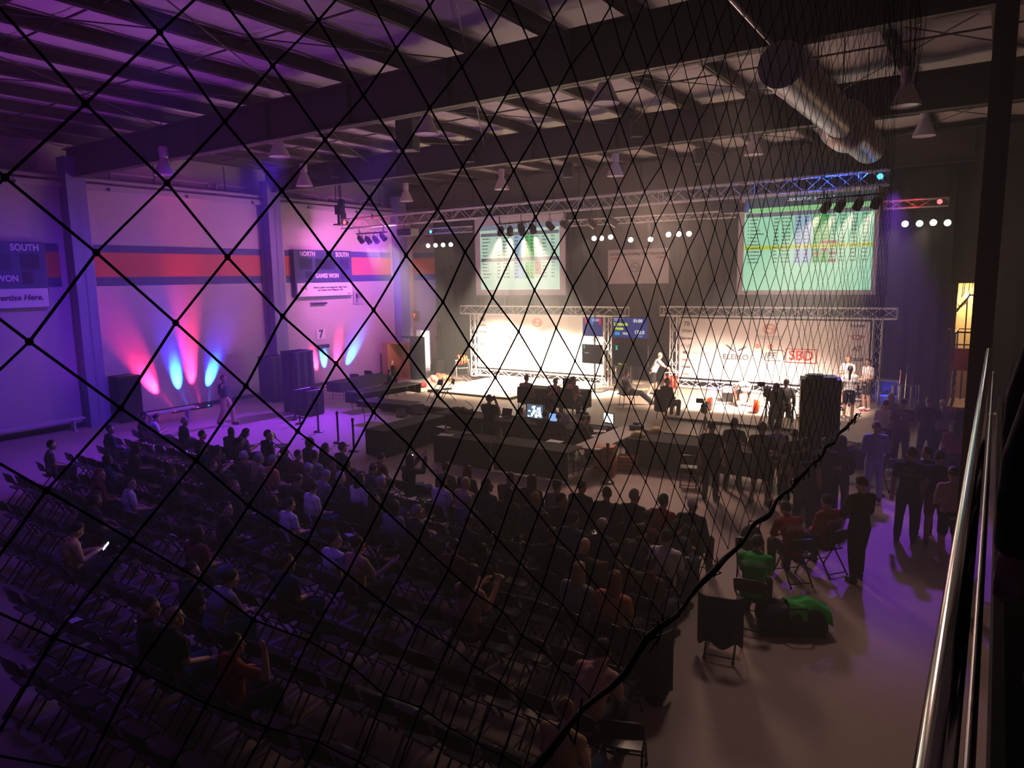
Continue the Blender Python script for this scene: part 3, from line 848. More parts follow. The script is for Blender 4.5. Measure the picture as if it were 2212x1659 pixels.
# motor hoist with its chain at the truss end, seen dark by the left wall
t = thing('chain_hoist', 'black motor hoist hanging at the left end of the front truss', 'hoist', (-24.75, 23, 7.3))
MB().box((0, 0, .85), (.34, .3, .42)).ball((.12, 0, 1.15), (.2, .16, .18)).build('motor', BLACK, t, True)
MB().tube((0, 0, 1.2), (0, 0, 2.25), .02).tube((.1, 0, 1.2), (.1, 0, 2.25), .02).build('chain', BLKM, t)
MB().box((0, 0, .2), (.5, .42, .06)).tube((-.1, 0, .2), (-.1, 0, .7), .06).tube((.12, 0, .2), (.08, 0, .7), .05).box((.2, 0, .45), (.06, .3, .5)).build('bracket', BLKM, t)

# projectors hung under the front truss
for p, l in (((-20.6, 22.85, 6.95), 'pale projector hung between the left corner and left screen'), ((-7.0, 22.85, 7.02), 'dark projector hung at the top left of the right screen')):
    t = thing('projector', l, 'projector', p, 0, 'projectors under the front truss')
    MB().box((0, 0, 0), (.75, .5, .28)).build('case', mat('projector_grey', (.20, .19, .24), .5), t)
    MB().tube((0, .25, 0), (0, .34, 0), .08).build('lens', BLACK, t)
    for sx in (-.2, .2):
        MB().tube((sx, 0, .14), (sx, 0, .45), .02).build('bracket', BLKM, t)

# ------------------------------------------------------------------ high bay lamps and duct
BAYW = mat('bay_reflector', (0.62, 0.52, 0.56), 0.45)
bm = {}
bm['reflector'] = MB().lathe([(.10, 0), (.13, -.04), (.19, -.18), (.27, -.36), (.30, -.42), (.31, -.48), (.29, -.48), (.25, -.36), (.10, -.05)], n=22).mesh('reflector', BAYW, True)
bm['ballast'] = MB().lathe([(.04, .34), (.12, .33), (.13, .30), (.13, .05), (.10, .0), (.04, 0)], n=16).mesh('ballast', BAYW, True)
bm['lens'] = MB().lathe([(.001, -.46), (.28, -.46), (.28, -.45), (.001, -.44)], n=22).mesh('lens', mat('bay_lens', (.8, .72, .8), .25), True)
def bay(loc, label):
    t = thing('high_bay_lamp', label, 'ceiling lamp', loc, 0, 'unlit high bay lamps under the roof')
    for k in ('ballast', 'reflector', 'lens'):
        put(k, bm[k], t)
    top = 9.96 - loc[2]
    MB().tube((0, 0, .33), (0, 0, max(top, .40)), .012).build('hook', BLKM, t)
for i, (p, l) in enumerate((((-22.38,24.8,8.74), 'above the left corner of the stage'), ((-17.15,24.8,8.84), 'above the left projection screen'), ((-12.03,24.8,8.91), 'above the event banner'), ((-7.02,24.8,9.14), 'above the right projection screen'), ((-2.12,24.8,9.15), 'right of the duct, the lower one'))):
    bay((p[0], p[1], min(p[2] + .22, 9.6)), 'bell shaped unlit high bay lamp ' + l)
for p, l in (((-21.61,18.4,8.75), 'in front of the second roof beam at left'), ((-1.96,18.4,8.82), 'right of the duct, the upper one'), ((-18.19,14.6,8.97), 'just under the first roof beam, left part'), ((-12.39,14.6,8.92), 'just under the first roof beam, middle part'), ((-7.34,14.6,8.95), 'just under the first roof beam, right part'), ((-20.47,12.3,8.4), 'at the left wall end of the first roof beam')):
    bay((p[0], p[1], min(p[2] + .22, 9.6)), 'bell shaped unlit high bay lamp ' + l)
# loudspeakers hung on the beams
for p, l in (((-14.81,16.5,9.21), 'big dark hanging loudspeaker between the first two roof beams'), ((-15.45,20.4,9.24), 'pale hanging loudspeaker on the second roof beam, left of centre'), ((-13.85,24.5,9.01), 'dark hanging loudspeaker right of the lamp above the left screen'),
             ((-9.19,20.4,9.33), 'brown hanging loudspeaker on the second roof beam, right of centre'), ((-9.3,26,9.22), 'small brown hanging loudspeaker left of the lamp over the right screen'), ((-22.1,20.4,9.33), 'dark hanging loudspeaker on the second beam, left of all')):
    t = thing('hanging_loudspeaker', l, 'loudspeaker', p, 0.5, 'loudspeakers hung under the roof')
    s = 1.15 if p[1] < 18 else .7
    MB().prism([(-.22 * s, -.2 * s), (.22 * s, -.2 * s), (.3 * s, .25 * s), (-.3 * s, .25 * s)], -.38 * s, .38 * s).build('cabinet', mat('speaker_brown', (.055, .045, .055), .6), t)
    MB().box((0, -.205 * s, 0), (.38 * s, .01, .66 * s)).build('grille', BLACK, t)
    MB().tube((-.15 * s, 0, .38 * s), (-.15 * s, 0, .38 * s + .7), .012).tube((.15 * s, 0, .38 * s), (.15 * s, 0, .38 * s + .7), .012).build('bracket', BLKM, t)
DUCTM = mat('duct_metal', (0.42, 0.40, 0.44), 0.38, 0.55, bump=0.15, nscale=5)
t = thing('air_duct', 'fat round silver air duct hung under the roof beams at right', 'duct')
b = MB()
prof = [(.001, 0), (.30, 0), (.36, .03)] + [(.36 + .008 * (k % 2), .4 + .45 * k) for k in range(11)] + [(.36, 5.2)]
b.lathe(prof, (-3.05, 12.1, 8.22), 28, Matrix.Rotation(-PI / 2, 3, 'X'))
b.build('pipe', DUCTM, t, True)
b = MB().lathe([(.36, 0), (.52, .25), (.52, 1.0), (.40, 1.2), (.40, 4.0), (.001, 4.0)], (-3.05, 17.3, 8.2), 28, Matrix.Rotation(-PI / 2, 3, 'X'))
b.build('wide_section', DUCTM, t, True)
b = MB()
for y in (12.8, 15, 17.8, 20.5):
    b.tube((-3.45, y, 8.25), (-3.45, y, 9.66), .012, n=5).tube((-2.65, y, 8.25), (-2.65, y, 9.66), .012, n=5)
b.build('hanger', BLKM, t)
t = thing('conduit_pipe', 'thin silver conduit running under the roof to the duct end', 'pipe')
MB().tube((-3.2, 4.6, 8.75), (-3.2, 12.1, 8.55), .035).build('pipe', DUCTM, t)
MB().tube((-3.2, 8, 8.7), (-3.2, 8, 9.7), .01).tube((-3.2, 11, 8.6), (-3.2, 11, 9.7), .01).build('hanger', BLKM, t)

# ------------------------------------------------------------------ left wall fittings
BOARD = mat('scoreboard_navy', (0.035, 0.045, 0.16), 0.45)
CELL = mat('scoreboard_cell', (0.012, 0.014, 0.05), 0.3)
LETW = mat('scoreboard_letter', (0.85, 0.80, 0.84), 0.5)
def scoreboard(label, y0, ad):
    t = thing('scoreboard', label, 'scoreboard', (-26.79, y0, 4.26), 0, 'scoreboards on the left wall')
    MB().bb((0, 0, .70), (.26, 3.5, 2.18)).build('case', BOARD, t)
    MB().bb((0, .02, 0), (.25, 3.5, .70)).build('lower_case', BOARD, t)
    b = MB()
    for a in ((.3, 1.28, 1.05, 1.78), (1.2, 1.28, 2.45, 1.78), (2.72, 1.28, 3.3, 1.78), (.6, .86, 1.0, 1.2), (2.74, .80, 3.06, 1.22)):
        b.bb((.255, a[0], a[1]), (.264, a[2], a[3]))
    b.build('number_window', CELL, t)
    text('NORTH', 'lettering', t, (.268, .78, 1.98), WALLX, .30, LETW, bold=.008, sx=.85)
    text('SOUTH', 'lettering', t, (.268, 2.9, 1.98), WALLX, .30, LETW, bold=.008, sx=.85)
    text('GAMES WON', 'lettering', t, (.268, 1.9, .98), WALLX, .28, LETW, bold=.008, sx=.85)
    MB().bb((.25, .08, .04), (.272, 3.46, .66)).build('advert_panel', PAPER, t)
    if ad:
        text('Alberta Lottery Fund supporting Rally Pointe\nand Canada West Volleyball Club.', 'lettering', t, (.278, 2.05, .38), WALLX, .125, INK, bold=.003, shear=.2, sx=.92)
        b = MB()
        for k in range(5):
            a = PI * (k + .5) / 5
            b.tube((.276, .45 - .14 * math.cos(a), .36 + .13 * math.sin(a)), (.28, .45 - .14 * math.cos(a), .36 + .13 * math.sin(a)), .06, n=8)
        b.build('emblem', GREYI, t)
        text('Alberta', 'lettering', t, (.278, 3.25, .13), WALLX, .09, INK, shear=.3)
    else:
        text('Best. Advertise Here.', 'lettering', t, (.278, 3.30, .36), WALLX, .26, INK, 'RIGHT', bold=.006, shear=.2)
    return t
scoreboard('wall scoreboard reading NORTH, SOUTH and GAMES WON above a sponsor sign', 21.75, True)
scoreboard('wall scoreboard cut by the left photo edge, SOUTH above Advertise Here', 7.95, False)
for y, z, l in ((23.2, 3.95, 'short dark horn fitting on the wall below the NORTH scoreboard'), (8.8, 4.0, 'short dark horn fitting below the Advertise Here sign')):
    t = thing('wall_horn', l, 'horn', (-26.8, y, z), 0, 'horns below the scoreboards')
    MB().tube((.14, -.45, 0), (.14, .45, 0), .045, n=10).build('tube', BLKM, t)
    MB().box((.05, 0, .03), (.12, .9, .03)).build('bracket', BLKM, t)
t = thing('number_sign', 'white wall sign with a black number 7 by the second uplight', 'sign', (-26.79, 23.28, 2.3))
MB().bb((0, -.28, -.05), (.02, .28, .42)).build('plate', PAPER, t)
text('7', 'lettering', t, (.026, 0, .18), WALLX, .52, INK, bold=.02)
t = thing('wall_bracket', 'small dark bracket with hanging flaps below the number 7 sign', 'bracket', (-26.79, 23.35, 1.72))
MB().bb((0, -.35, .1), (.12, .35, .26)).build('shelf', BLKM, t)
MB().bb((.03, -.05, -.25), (.06, .12, .12)).bb((.03, .2, -.25), (.06, .33, .12)).build('flap', mat('flap_tan', (.45, .3, .2), .7), t)
t = thing('wall_fan_box', 'pale square vent box on the wall right of the scoreboard', 'vent', (-26.79,25.79,4.14))
MB().bb((0, -.32, -.3), (.08, .32, .3)).build('box', mat('vent_grey', (.42, .38, .42), .5), t)
MB().bb((.08, -.2, -.02), (.10, .26, .22)).bb((.08, -.2, -.25), (.10, -.08, .2)).build('louvre', mat('vent_dark', (.2, .17, .22), .5), t)
t = thing('exit_sign', 'red lit exit sign over the door in the far left corner', 'sign', (-26.85,29.95,3.01))
MB().box((0, 0, 0), (.85, .08, .55)).build('case', mat('exit_case', (.18, .07, .05), .5), t)
text('EXIT', 'lettering', t, (-.05, -.045, 0), FACE, .26, emis('exit_light', (1, .08, .05), 2.5), bold=.006)
t = thing('fire_extinguisher_cabinet', 'pale fire extinguisher on the tan wall right of the exit door', 'fire extinguisher', (-25.2, 29.93, 1.5))
MB().lathe([(.001, -.35), (.08, -.34), (.09, -.3), (.09, .22), (.05, .32), (.001, .33)], n=14).build('cylinder', mat('extinguisher_grey', (.5, .46, .42), .4), t, True)
MB().box((0, 0, .38), (.07, .05, .09)).tube((.03, 0, .36), (.10, -.02, .1), .012).build('valve', BLACK, t)
# daylight doorway in the corner: leaf swung open, bright air outside
o = struct('door_1', MB().bb((DX0 + .0, 30.32, 0.02), (DX0 + .05, 31.2, 2.18)), WHITE)
struct('door_1_frame', MB().bb((DX0 - .07, 29.97, 0), (DX0, 30.02, 2.27)).bb((DX1, 29.97, 0), (DX1 + .07, 30.02, 2.27)).bb((DX0 - .07, 29.97, 2.2), (DX1 + .07, 30.02, 2.27)), WHITE)
struct('outside_daylight', MB().bb((-28.5, 31.6, -.1), (-24.5, 31.62, 3)), emis('daylight', (1.0, .95, .92), 7.0))
# warm lit passage seen right of the drapes
struct('wall_passage', MB().bb((-3.0, 33.0, 0), (3.8, 33.2, 7)), mat('passage_wall', (.62, .50, .34), .7))
struct('baseboard_passage', MB().bb((-3.0, 32.94, 1.55), (3.8, 33.0, 1.68)), mat('passage_rail', (.10, .05, .03), .6))
struct('wall_passage_lower', MB().bb((-3.0, 32.97, 0), (3.8, 33.0, 1.55)), mat('passage_dado', (.28, .17, .09), .7))
light('POINT', 'passage_light', (-0.95, 32.2, 3.95), (1.0, .62, .26), 420, None, .12)
t = thing('work_light', 'bright work lamp on a thin pole in the warm passage', 'lamp', (-0.95, 32.2, 0))
MB().tube((0, 0, .03), (0, 0, 3.95), .025).build('pole', BLKM, t)
MB().ball((0, 0, 4.05), (.13, .1, .09)).build('lamp_head', emis('work_lamp', (1, .9, .7), 8), t)
MB().lathe([(.3, 0), (.3, .03), (.02, .05)], n=12).build('base', BLKM, t)
# vine-like rope garland hanging in the passage opening
t = thing('hanging_garland', 'dark tangled rope garland hanging across the warm passage', 'rope', (0, 0, 0))
b = MB()
rr = random.Random(5)
pts = [(-1.75 + .1 * k + rr.uniform(-.03, .03), 31.0, 3.0 + .115 * k + rr.uniform(-.08, .08)) for k in range(12)]
b.path(pts, .035, 6)
for k in range(26):
    p = Vector(rr.choice(pts))
    b.path([p, p + Vector((rr.uniform(-.12, .12), rr.uniform(-.1, .1), rr.uniform(-.05, .12))), p + Vector((rr.uniform(-.12, .12), 0, rr.uniform(-.25, 0)))], .014, 5)
b.build('rope', BLKM, t)
b = MB()
for x in (-1.45, -1.32, -1.1, -1.05, -.9, -.8, -.74, -.68):
    b.tube((x, 31.0, 3.3 + (x + 1.75) * 1.1), (x + .05, 31.0, 5.4), .012, n=5)
b.build('hanging_cord', BLKM, t)
struct('wall_passage_header', MB().bb((-1.45, 29.9, 4.55), (3.8, 30.2, 10.4)), mat('passage_header', (.05, .04, .04), .8))
drape(-0.42, 3.7, 29.7, 0.05, 4.6, lab='black backdrop drape right of the warm passage')
# red scissor lift
RED_P = mat('lift_red', (0.30, 0.025, 0.02), 0.45)
p = (-0.62, 28.2, 0)
t = thing('scissor_lift', 'red scissor lift with raised basket in front of the warm passage', 'lift', p)
MB().bb((-.55, -.9, .2), (.5, .9, .55)).build('chassis', RED_P, t)
b = MB()
for k in range(4):
    z = .58 + .3 * k
    for x in (-.42, .42):
        b.tube((x, -.8, z), (x, .8, z + .28), .035).tube((x, .8, z), (x, -.8, z + .28), .035)
b.build('scissor_arms', mat('lift_dark', (.04, .02, .03), .5), t)
MB().bb((-.5, -.95, 1.78), (.5, .95, 1.9)).bb((-.5, -.97, 1.9), (.5, -.94, 2.5)).build('basket', RED_P, t)
b = MB()
b.path([(-.45, -.95, 1.9), (-.45, -.95, 2.95), (-.38, -.95, 3.02), (.42, -.95, 3.02), (.48, -.95, 2.95), (.48, -.95, 1.9)], .028).tube((-.45, -.95, 2.62), (.48, -.95, 2.62), .02)
b.path([(-.45, .95, 1.9), (-.45, .95, 3.0), (.48, .95, 3.0), (.48, .95, 1.9)], .028).tube((-.45, -.95, 3.0), (-.45, .95, 3.0), .025).tube((.48, -.95, 3.0), (.48, .95, 3.0), .025)
b.build('guard_rail', BLKM, t)
MB().bb((-.68, -.93, .4), (-.58, -.55, 3.1)).build('ladder', mat('lift_dark', (.04, .02, .03), .5), t)
for x in (-.45, .4):
    for y in (-.65, .65):
        MB().tube((x - .08, y, .2), (x + .08, y, .2), .2, n=18).build('wheel', BLACK, t)

# ------------------------------------------------------------------ balcony: floor, rail, post, net
struct('floor_balcony', MB().bb((0.12, -4, 3.2), (3.8, 10.5, 3.4)).bb((0.08, -4, 3.2), (.12, 10.5, 3.46)), mat('balcony_carpet', (0.05, 0.055, 0.048), 0.95, noise=0.5, nscale=60))
struct('column', MB().bb((-0.28, 11.6, 0), (-0.02, 11.85, 9.6)), STEEL)
struct('wall_under_balcony', MB().bb((0.4, -4, 0), (.5, 10.5, 3.2)), BACKW)
t = thing('balcony_railing', 'shiny chrome balcony handrail in the lower right foreground', 'railing')
b = MB()
b.tube((-.024, -3, 4.42), (-.024, 6.2, 4.42), .0225, n=24)
b.build('handrail', CHROME, t, True)
MB().tube((.012, -3, 4.27), (.012, 6.2, 4.27), .008, n=10).build('lower_rail', mat('dull_steel', (.25, .25, .27), .3, .9), t, True)
for y in (-1.2, 6.1):
    MB().tube((-.024, y, 3.4), (-.024, y, 4.42), .02, n=12).build('post', CHROME, t, True)
NETM = mat('black_net_cord', (0.010, 0.009, 0.011), 0.8)
t = thing('barrier_net', 'black knotted barrier net hung close in front of the balcony', 'net')
b = MB()
NX = -0.5
rn_ = random.Random(11)
def knot(i, j):
    y = .05 * i
    r2 = random.Random(i * 1000 + j)
    return Vector((NX + .004 * math.sin(i * .7 + j), y + r2.uniform(-.004, .004), 5.02 + .05 * j + .02 * (y - .3) + r2.uniform(-.004, .004)))
for i in range(0, 88):
    for j in range(-14, 56):
        if (i + j) % 2 == 0:
            continue
        if j * .05 > .95 * (.05 * i) * 1.0 + .45:
            continue
        p = knot(i, j)
        for dj in (-1, 1):
            if j + dj >= -14 and i < 87:
                b.tube(p, knot(i + 1, j + dj), (.0010 if i < 20 else .0009), n=4, cap=False)
        if i < 34:
            b.ball(p, (.0018, .0026, .0026), 6, 4)
b.build('mesh_cords', NETM, t, True)
b = MB()
pts = []
for k in range(0, 91):
    y = -.2 + .042 * k
    pts.append((NX + .004 * math.sin(k * 1.1), y, 4.305 + .012 * y + .006 * math.sin(k * .8)))
b.path(pts, [.0062 + .0016 * math.sin(k * .63) for k in range(len(pts))], 8)
for k in range(60):
    y = rn_.uniform(.6, 3.6)
    p = Vector((NX, y, 4.305 + .012 * y))
    b.path([p, p + Vector((rn_.uniform(-.01, .01), rn_.uniform(-.03, .03), rn_.uniform(-.03, .02))), p + Vector((0, rn_.uniform(-.05, .05), rn_.uniform(-.03, .03)))], .0016, 4)
b.build('border_rope', NETM, t, True)
b = MB()
for k in range(22):
    y = 4.3 + rn_.uniform(-.25, .5)
    x = NX + rn_.uniform(-.07, .07)
    b.path([(x + rn_.uniform(-.03, .03), y + rn_.uniform(-.06, .06), 6.0 + .3 * q) for q in range(9)], .0018, 4)
b.build('gathered_cords', NETM, t, True)

# ------------------------------------------------------------------ people: bodies, clothes and hair for each pose
def remesh(mb, name, vox, it=2):
    me = mb.mesh(name)
    o = bpy.data.objects.new('tmp_shape', me)
    COL.objects.link(o)
    r = o.modifiers.new('r', 'REMESH')
    r.mode = 'VOXEL'
    r.voxel_size = vox
    if it:
        sm = o.modifiers.new('s', 'SMOOTH')
        sm.iterations = it
        sm.factor = 0.5
    dg = bpy.context.evaluated_depsgraph_get()
    dg.update()
    out = bpy.data.meshes.new_from_object(o.evaluated_get(dg))
    bpy.data.objects.remove(o)
    out.name = name
    out.materials.clear()
    out.polygons.foreach_set('use_smooth', [True] * len(out.polygons))
    return out
def V(*a):
    return Vector(a)
STAND = dict(pelvis=(0, 0, .95), chest=(0, 0, 1.26), neck=(0, -.01, 1.46), head=(0, .015, 1.62), yaw=0, tilt=0,
             hipL=(-.09, 0, .90), hipR=(.09, 0, .90), kneeL=(-.11, .02, .50), kneeR=(.11, .02, .50), ankL=(-.12, -.02, .085), ankR=(.12, -.02, .085),
             shL=(-.18, -.01, 1.40), shR=(.18, -.01, 1.40), elL=(-.25, -.03, 1.13), elR=(.25, -.03, 1.13), wrL=(-.26, .05, .89), wrR=(.26, .05, .89))
SEAT = dict(pelvis=(0, -.02, .55), chest=(0, -.03, .86), neck=(0, .0, 1.05), head=(0, .04, 1.20), yaw=0, tilt=0,
            hipL=(-.09, .02, .53), hipR=(.09, .02, .53), kneeL=(-.14, .43, .53), kneeR=(.14, .43, .53), ankL=(-.14, .40, .085), ankR=(.14, .40, .085),
            shL=(-.18, -.01, .99), shR=(.18, -.01, .99), elL=(-.24, .02, .74), elR=(.24, .02, .74), wrL=(-.10, .25, .66), wrR=(.10, .25, .66))
POSES = {
    'sit': dict(SEAT),
    'sit_lean': dict(SEAT, chest=(0, .08, .85), neck=(0, .20, 1.01), head=(0, .28, 1.13), shL=(-.18, .17, .95), shR=(.18, .17, .95), elL=(-.20, .28, .72), elR=(.20, .28, .72), wrL=(-.06, .45, .64), wrR=(.06, .45, .64), tilt=-.25),
    'sit_phone': dict(SEAT, head=(0, .07, 1.18), tilt=-.5, elL=(-.22, .06, .74), elR=(.22, .06, .74), wrL=(-.05, .30, .80), wrR=(.07, .30, .80)),
    'sit_cross': dict(SEAT, elL=(-.25, .06, .78), elR=(.25, .06, .78), wrL=(.08, .19, .82), wrR=(-.08, .17, .79)),
    'sit_left': dict(SEAT, yaw=.9, elL=(-.24, .02, .74), wrL=(-.12, .26, .64)),
    'sit_right': dict(SEAT, yaw=-.9),
    'sit_reach': dict(SEAT, yaw=-.35, elL=(-.47, -.02, .92), wrL=(-.74, -.02, .90), wrR=(.16, .28, .64)),
    'sit_photo': dict(SEAT, elL=(-.22, .20, .95), elR=(.22, .20, .95), wrL=(-.07, .36, 1.20), wrR=(.12, .36, 1.22)),
    'sit_hand_up': dict(SEAT, yaw=-.5, elR=(.34, .20, .86), wrR=(.30, .22, 1.12), elL=(-.26, .05, .74), wrL=(-.30, .30, .70)),
    'sit_talk': dict(SEAT, elR=(.27, .10, .76), wrR=(.38, .32, .92), elL=(-.27, .08, .76), wrL=(-.34, .30, .88), yaw=-.3),
    'sit_read': dict(SEAT, tilt=-.35, elL=(-.20, .10, .78), elR=(.20, .10, .78), wrL=(-.12, .34, .95), wrR=(.14, .34, .97)),
    'sit_legs_out': dict(SEAT, chest=(0, -.07, .84), neck=(0, -.08, 1.03), head=(0, -.05, 1.19), shL=(-.18, -.08, .97), shR=(.18, -.08, .97), kneeL=(-.08, .46, .48), kneeR=(.10, .46, .50), ankL=(.04, .86, .10), ankR=(.06, .86, .18), elL=(-.25, .0, .72), wrL=(-.16, .22, .62), wrR=(.14, .24, .62)),
    'stand': dict(STAND),
    'stand_cross': dict(STAND, elL=(-.27, .03, 1.14), elR=(.27, .03, 1.14), wrL=(.08, .20, 1.16), wrR=(-.08, .18, 1.12), kneeL=(-.13, .0, .50), ankL=(-.17, -.04, .085), ankR=(.15, .02, .085)),
    'stand_fold': dict(STAND, elL=(-.25, .0, 1.12), elR=(.25, .0, 1.12), wrL=(-.05, .22, 1.06), wrR=(.06, .22, 1.06), tilt=-.3),
    'stand_turn': dict(STAND, yaw=.8, ankL=(-.14, -.05, .085), kneeL=(-.12, -.01, .5), elR=(.28, -.08, 1.15), wrR=(.20, .08, .98)),
    'stand_photo': dict(STAND, elL=(-.24, .14, 1.22), elR=(.28, .12, 1.24), wrL=(-.07, .28, 1.52), wrR=(.09, .26, 1.54), neck=(0, .01, 1.46), head=(0, .04, 1.61)),
    'walk': dict(STAND, kneeL=(-.10, .20, .52), ankL=(-.10, .22, .10), kneeR=(.10, -.02, .50), ankR=(.10, -.24, .12), elR=(.30, .05, 1.16), wrR=(.40, .22, 1.36), elL=(-.26, -.08, 1.14), wrL=(-.28, .0, .90)),
    'push': dict(STAND, pelvis=(0, -.08, .94), chest=(0, .06, 1.22), neck=(0, .14, 1.41), head=(0, .19, 1.56), tilt=-.25, hipL=(-.09, -.08, .89), hipR=(.09, -.08, .89), shL=(-.18, .12, 1.35), shR=(.18, .12, 1.35), elL=(-.22, .32, 1.16), elR=(.22, .32, 1.16), wrL=(-.14, .56, 1.04), wrR=(.14, .56, 1.04), kneeL=(-.12, .06, .49), ankL=(-.12, .08, .085), kneeR=(.10, -.12, .48), ankR=(.11, -.30, .10)),
    'crouch': dict(STAND, pelvis=(0, -.16, .62), chest=(0, .12, .74), neck=(0, .34, .74), head=(0, .47, .72), tilt=-1.1, hipL=(-.10, -.14, .58), hipR=(.10, -.14, .58), kneeL=(-.20, .12, .48), kneeR=(.20, .12, .48), ankL=(-.20, -.14, .085), ankR=(.20, -.14, .085),
                   shL=(-.19, .28, .72), shR=(.19, .28, .72), elL=(-.24, .36, .45), elR=(.24, .36, .45), wrL=(-.22, .42, .20), wrR=(.22, .42, .20)),
    'bag': dict(STAND, tilt=-.35, yaw=.3, elL=(-.24, .10, 1.14), elR=(.24, .08, 1.14), wrL=(-.08, .28, 1.05), wrR=(.12, .26, 1.0), kneeR=(.10, .08, .5), ankR=(.12, .10, .085), kneeL=(-.10, .0, .5), ankL=(-.12, -.1, .085)),
}
_pm = {}
def hand(b, el, wr, side):
    el, wr = Vector(el), Vector(wr)
    d = (wr - el).normalized()
    n = d.cross(Vector((side, 0, 0)))
    n = n.normalized() if n.length > .2 else d.orthogonal().normalized()
    w = d.cross(n).normalized()
    b.cap(wr, wr + d * .03, .027, .032, 8)
    R = Matrix((w, n, d)).transposed()
    b.ball(wr + d * .055, (.040, .018, .05), 10, 6, R)
    for k, L in enumerate((.066, .078, .074, .058)):
        o = wr + d * .09 + w * (.030 - .020 * k)
        m = o + d * L * .55 - n * .008
        b.cap(o, m, .0095, .0090, 7)
        b.cap(m, m + d * L * .4 - n * (.018 + .004 * k), .0090, .0085, 7)
    t0 = wr + d * .03 + w * .034
    t1 = t0 + d * .035 + w * .026 - n * .006
    b.cap(t0, t1, .0125, .011, 7)
    b.cap(t1, t1 + d * .032 - n * .008, .011, .0095, 7)
def torso(b, P, g):
    pel, ch, nk = V(*P['pelvis']), V(*P['chest']), V(*P['neck'])
    def rot(d):
        d = d.normalized()
        x = Vector((1, 0, 0))
        y = d.cross(x).normalized()
        x = y.cross(d)
        return Matrix((x, y, d)).transposed()
    R1, R2 = rot(ch - pel), rot(nk - ch)
    b.ball(pel, (.165 + g, .120 + g, .13 + g), 16, 10, R1)
    for t, w in ((.3, .150), (.55, .148), (.8, .158)):
        b.ball(pel.lerp(ch, t), (w + g, .112 + g, .11 + g), 16, 10, R1)
    b.ball(ch, (.172 + g, .118 + g, .15 + g), 16, 10, R2)
    b.ball(ch.lerp(nk, .45), (.165 + g, .105 + g, .10 + g), 16, 10, R2)
    sl, sr = V(*P['shL']), V(*P['shR'])
    b.cap(sl, sr, .062 + g, None, 12)
    for s_ in (sl, sr):
        b.cap(s_, nk + (s_ - nk) * .25 + V(0, 0, -.01), .052 + g, .048 + g, 10)
def limbs(b, P, g, legs=1.0, arms=1.0, foot=False, hands=False):
    for s, sd in (('L', -1), ('R', 1)):
        if arms > 0:
            sh, el, wr = V(*P['sh' + s]), V(*P['el' + s]), V(*P['wr' + s])
            if arms <= 1:
                b.cap(sh, sh.lerp(el, arms), .056 + g, (.056 - .012 * arms) + g, 12)
            else:
                b.cap(sh, el, .056 + g, .044 + g, 12)
                b.cap(el, el.lerp(wr, arms - 1), .044 + g, .032 + g + .004, 12)
            if hands:
                hand(b, el, wr, sd)
        if legs > 0:
            hp, kn, an = V(*P['hip' + s]), V(*P['knee' + s]), V(*P['ank' + s])
            if legs <= 1:
                b.cap(hp, hp.lerp(kn, legs), .088 + g, .088 - .026 * legs + g, 14)
            else:
                b.cap(hp, kn, .088 + g, .062 + g, 14)
                q = kn.lerp(an, .35)
                b.cap(kn, q, .060 + g, .058 + g, 12)
                b.cap(q, kn.lerp(an, legs - 1), .058 + g, .042 + g * 1.4, 12)
        if foot:
            an = V(*P['ank' + s])
            kn = V(*P['knee' + s])
            f = Vector((sd * .12, 1, 0)).normalized() if not P.get('foot') else Vector(P['foot'])
            b.cap(an + V(0, -.02, -.042) , an + f * .15 + V(0, 0, -.050), .040 + g, .032 + g, 10)
            b.cap(an, an + V(0, 0, -.02), .040 + g, None, 10)
def headshape(b, P):
    h = V(*P['head'])
    R = Matrix.Rotation(P['yaw'], 3, 'Z') @ Matrix.Rotation(P['tilt'], 3, 'X')
    at = lambda x, y, z: h + R @ V(x, y, z)
    b.ball(at(0, -.010, .028), (.074, .094, .098), 18, 12, R)
    b.ball(at(0, .026, -.045), (.060, .066, .070), 16, 10, R)
    b.ball(at(0, .066, -.095), (.026, .024, .022), 10, 6, R)
    b.ball(at(0, .074, .030), (.050, .018, .012), 12, 6, R)
    b.cap(at(0, .086, .012), at(0, .106, -.022), .009, .014, 8)
    b.cap(at(-.020, .084, -.058), at(.020, .084, -.058), .009, None, 8)
    for s in (-1, 1):
        b.ball(at(s * .076, -.004, -.005), (.012, .026, .034), 8, 6, R)
        b.ball(at(s * .040, .062, -.020), (.022, .020, .022), 8, 6, R)
    b.cap(V(*P['neck']) + V(0, 0, -.05), at(0, -.015, -.05), .058, .054, 12)
    return h, R
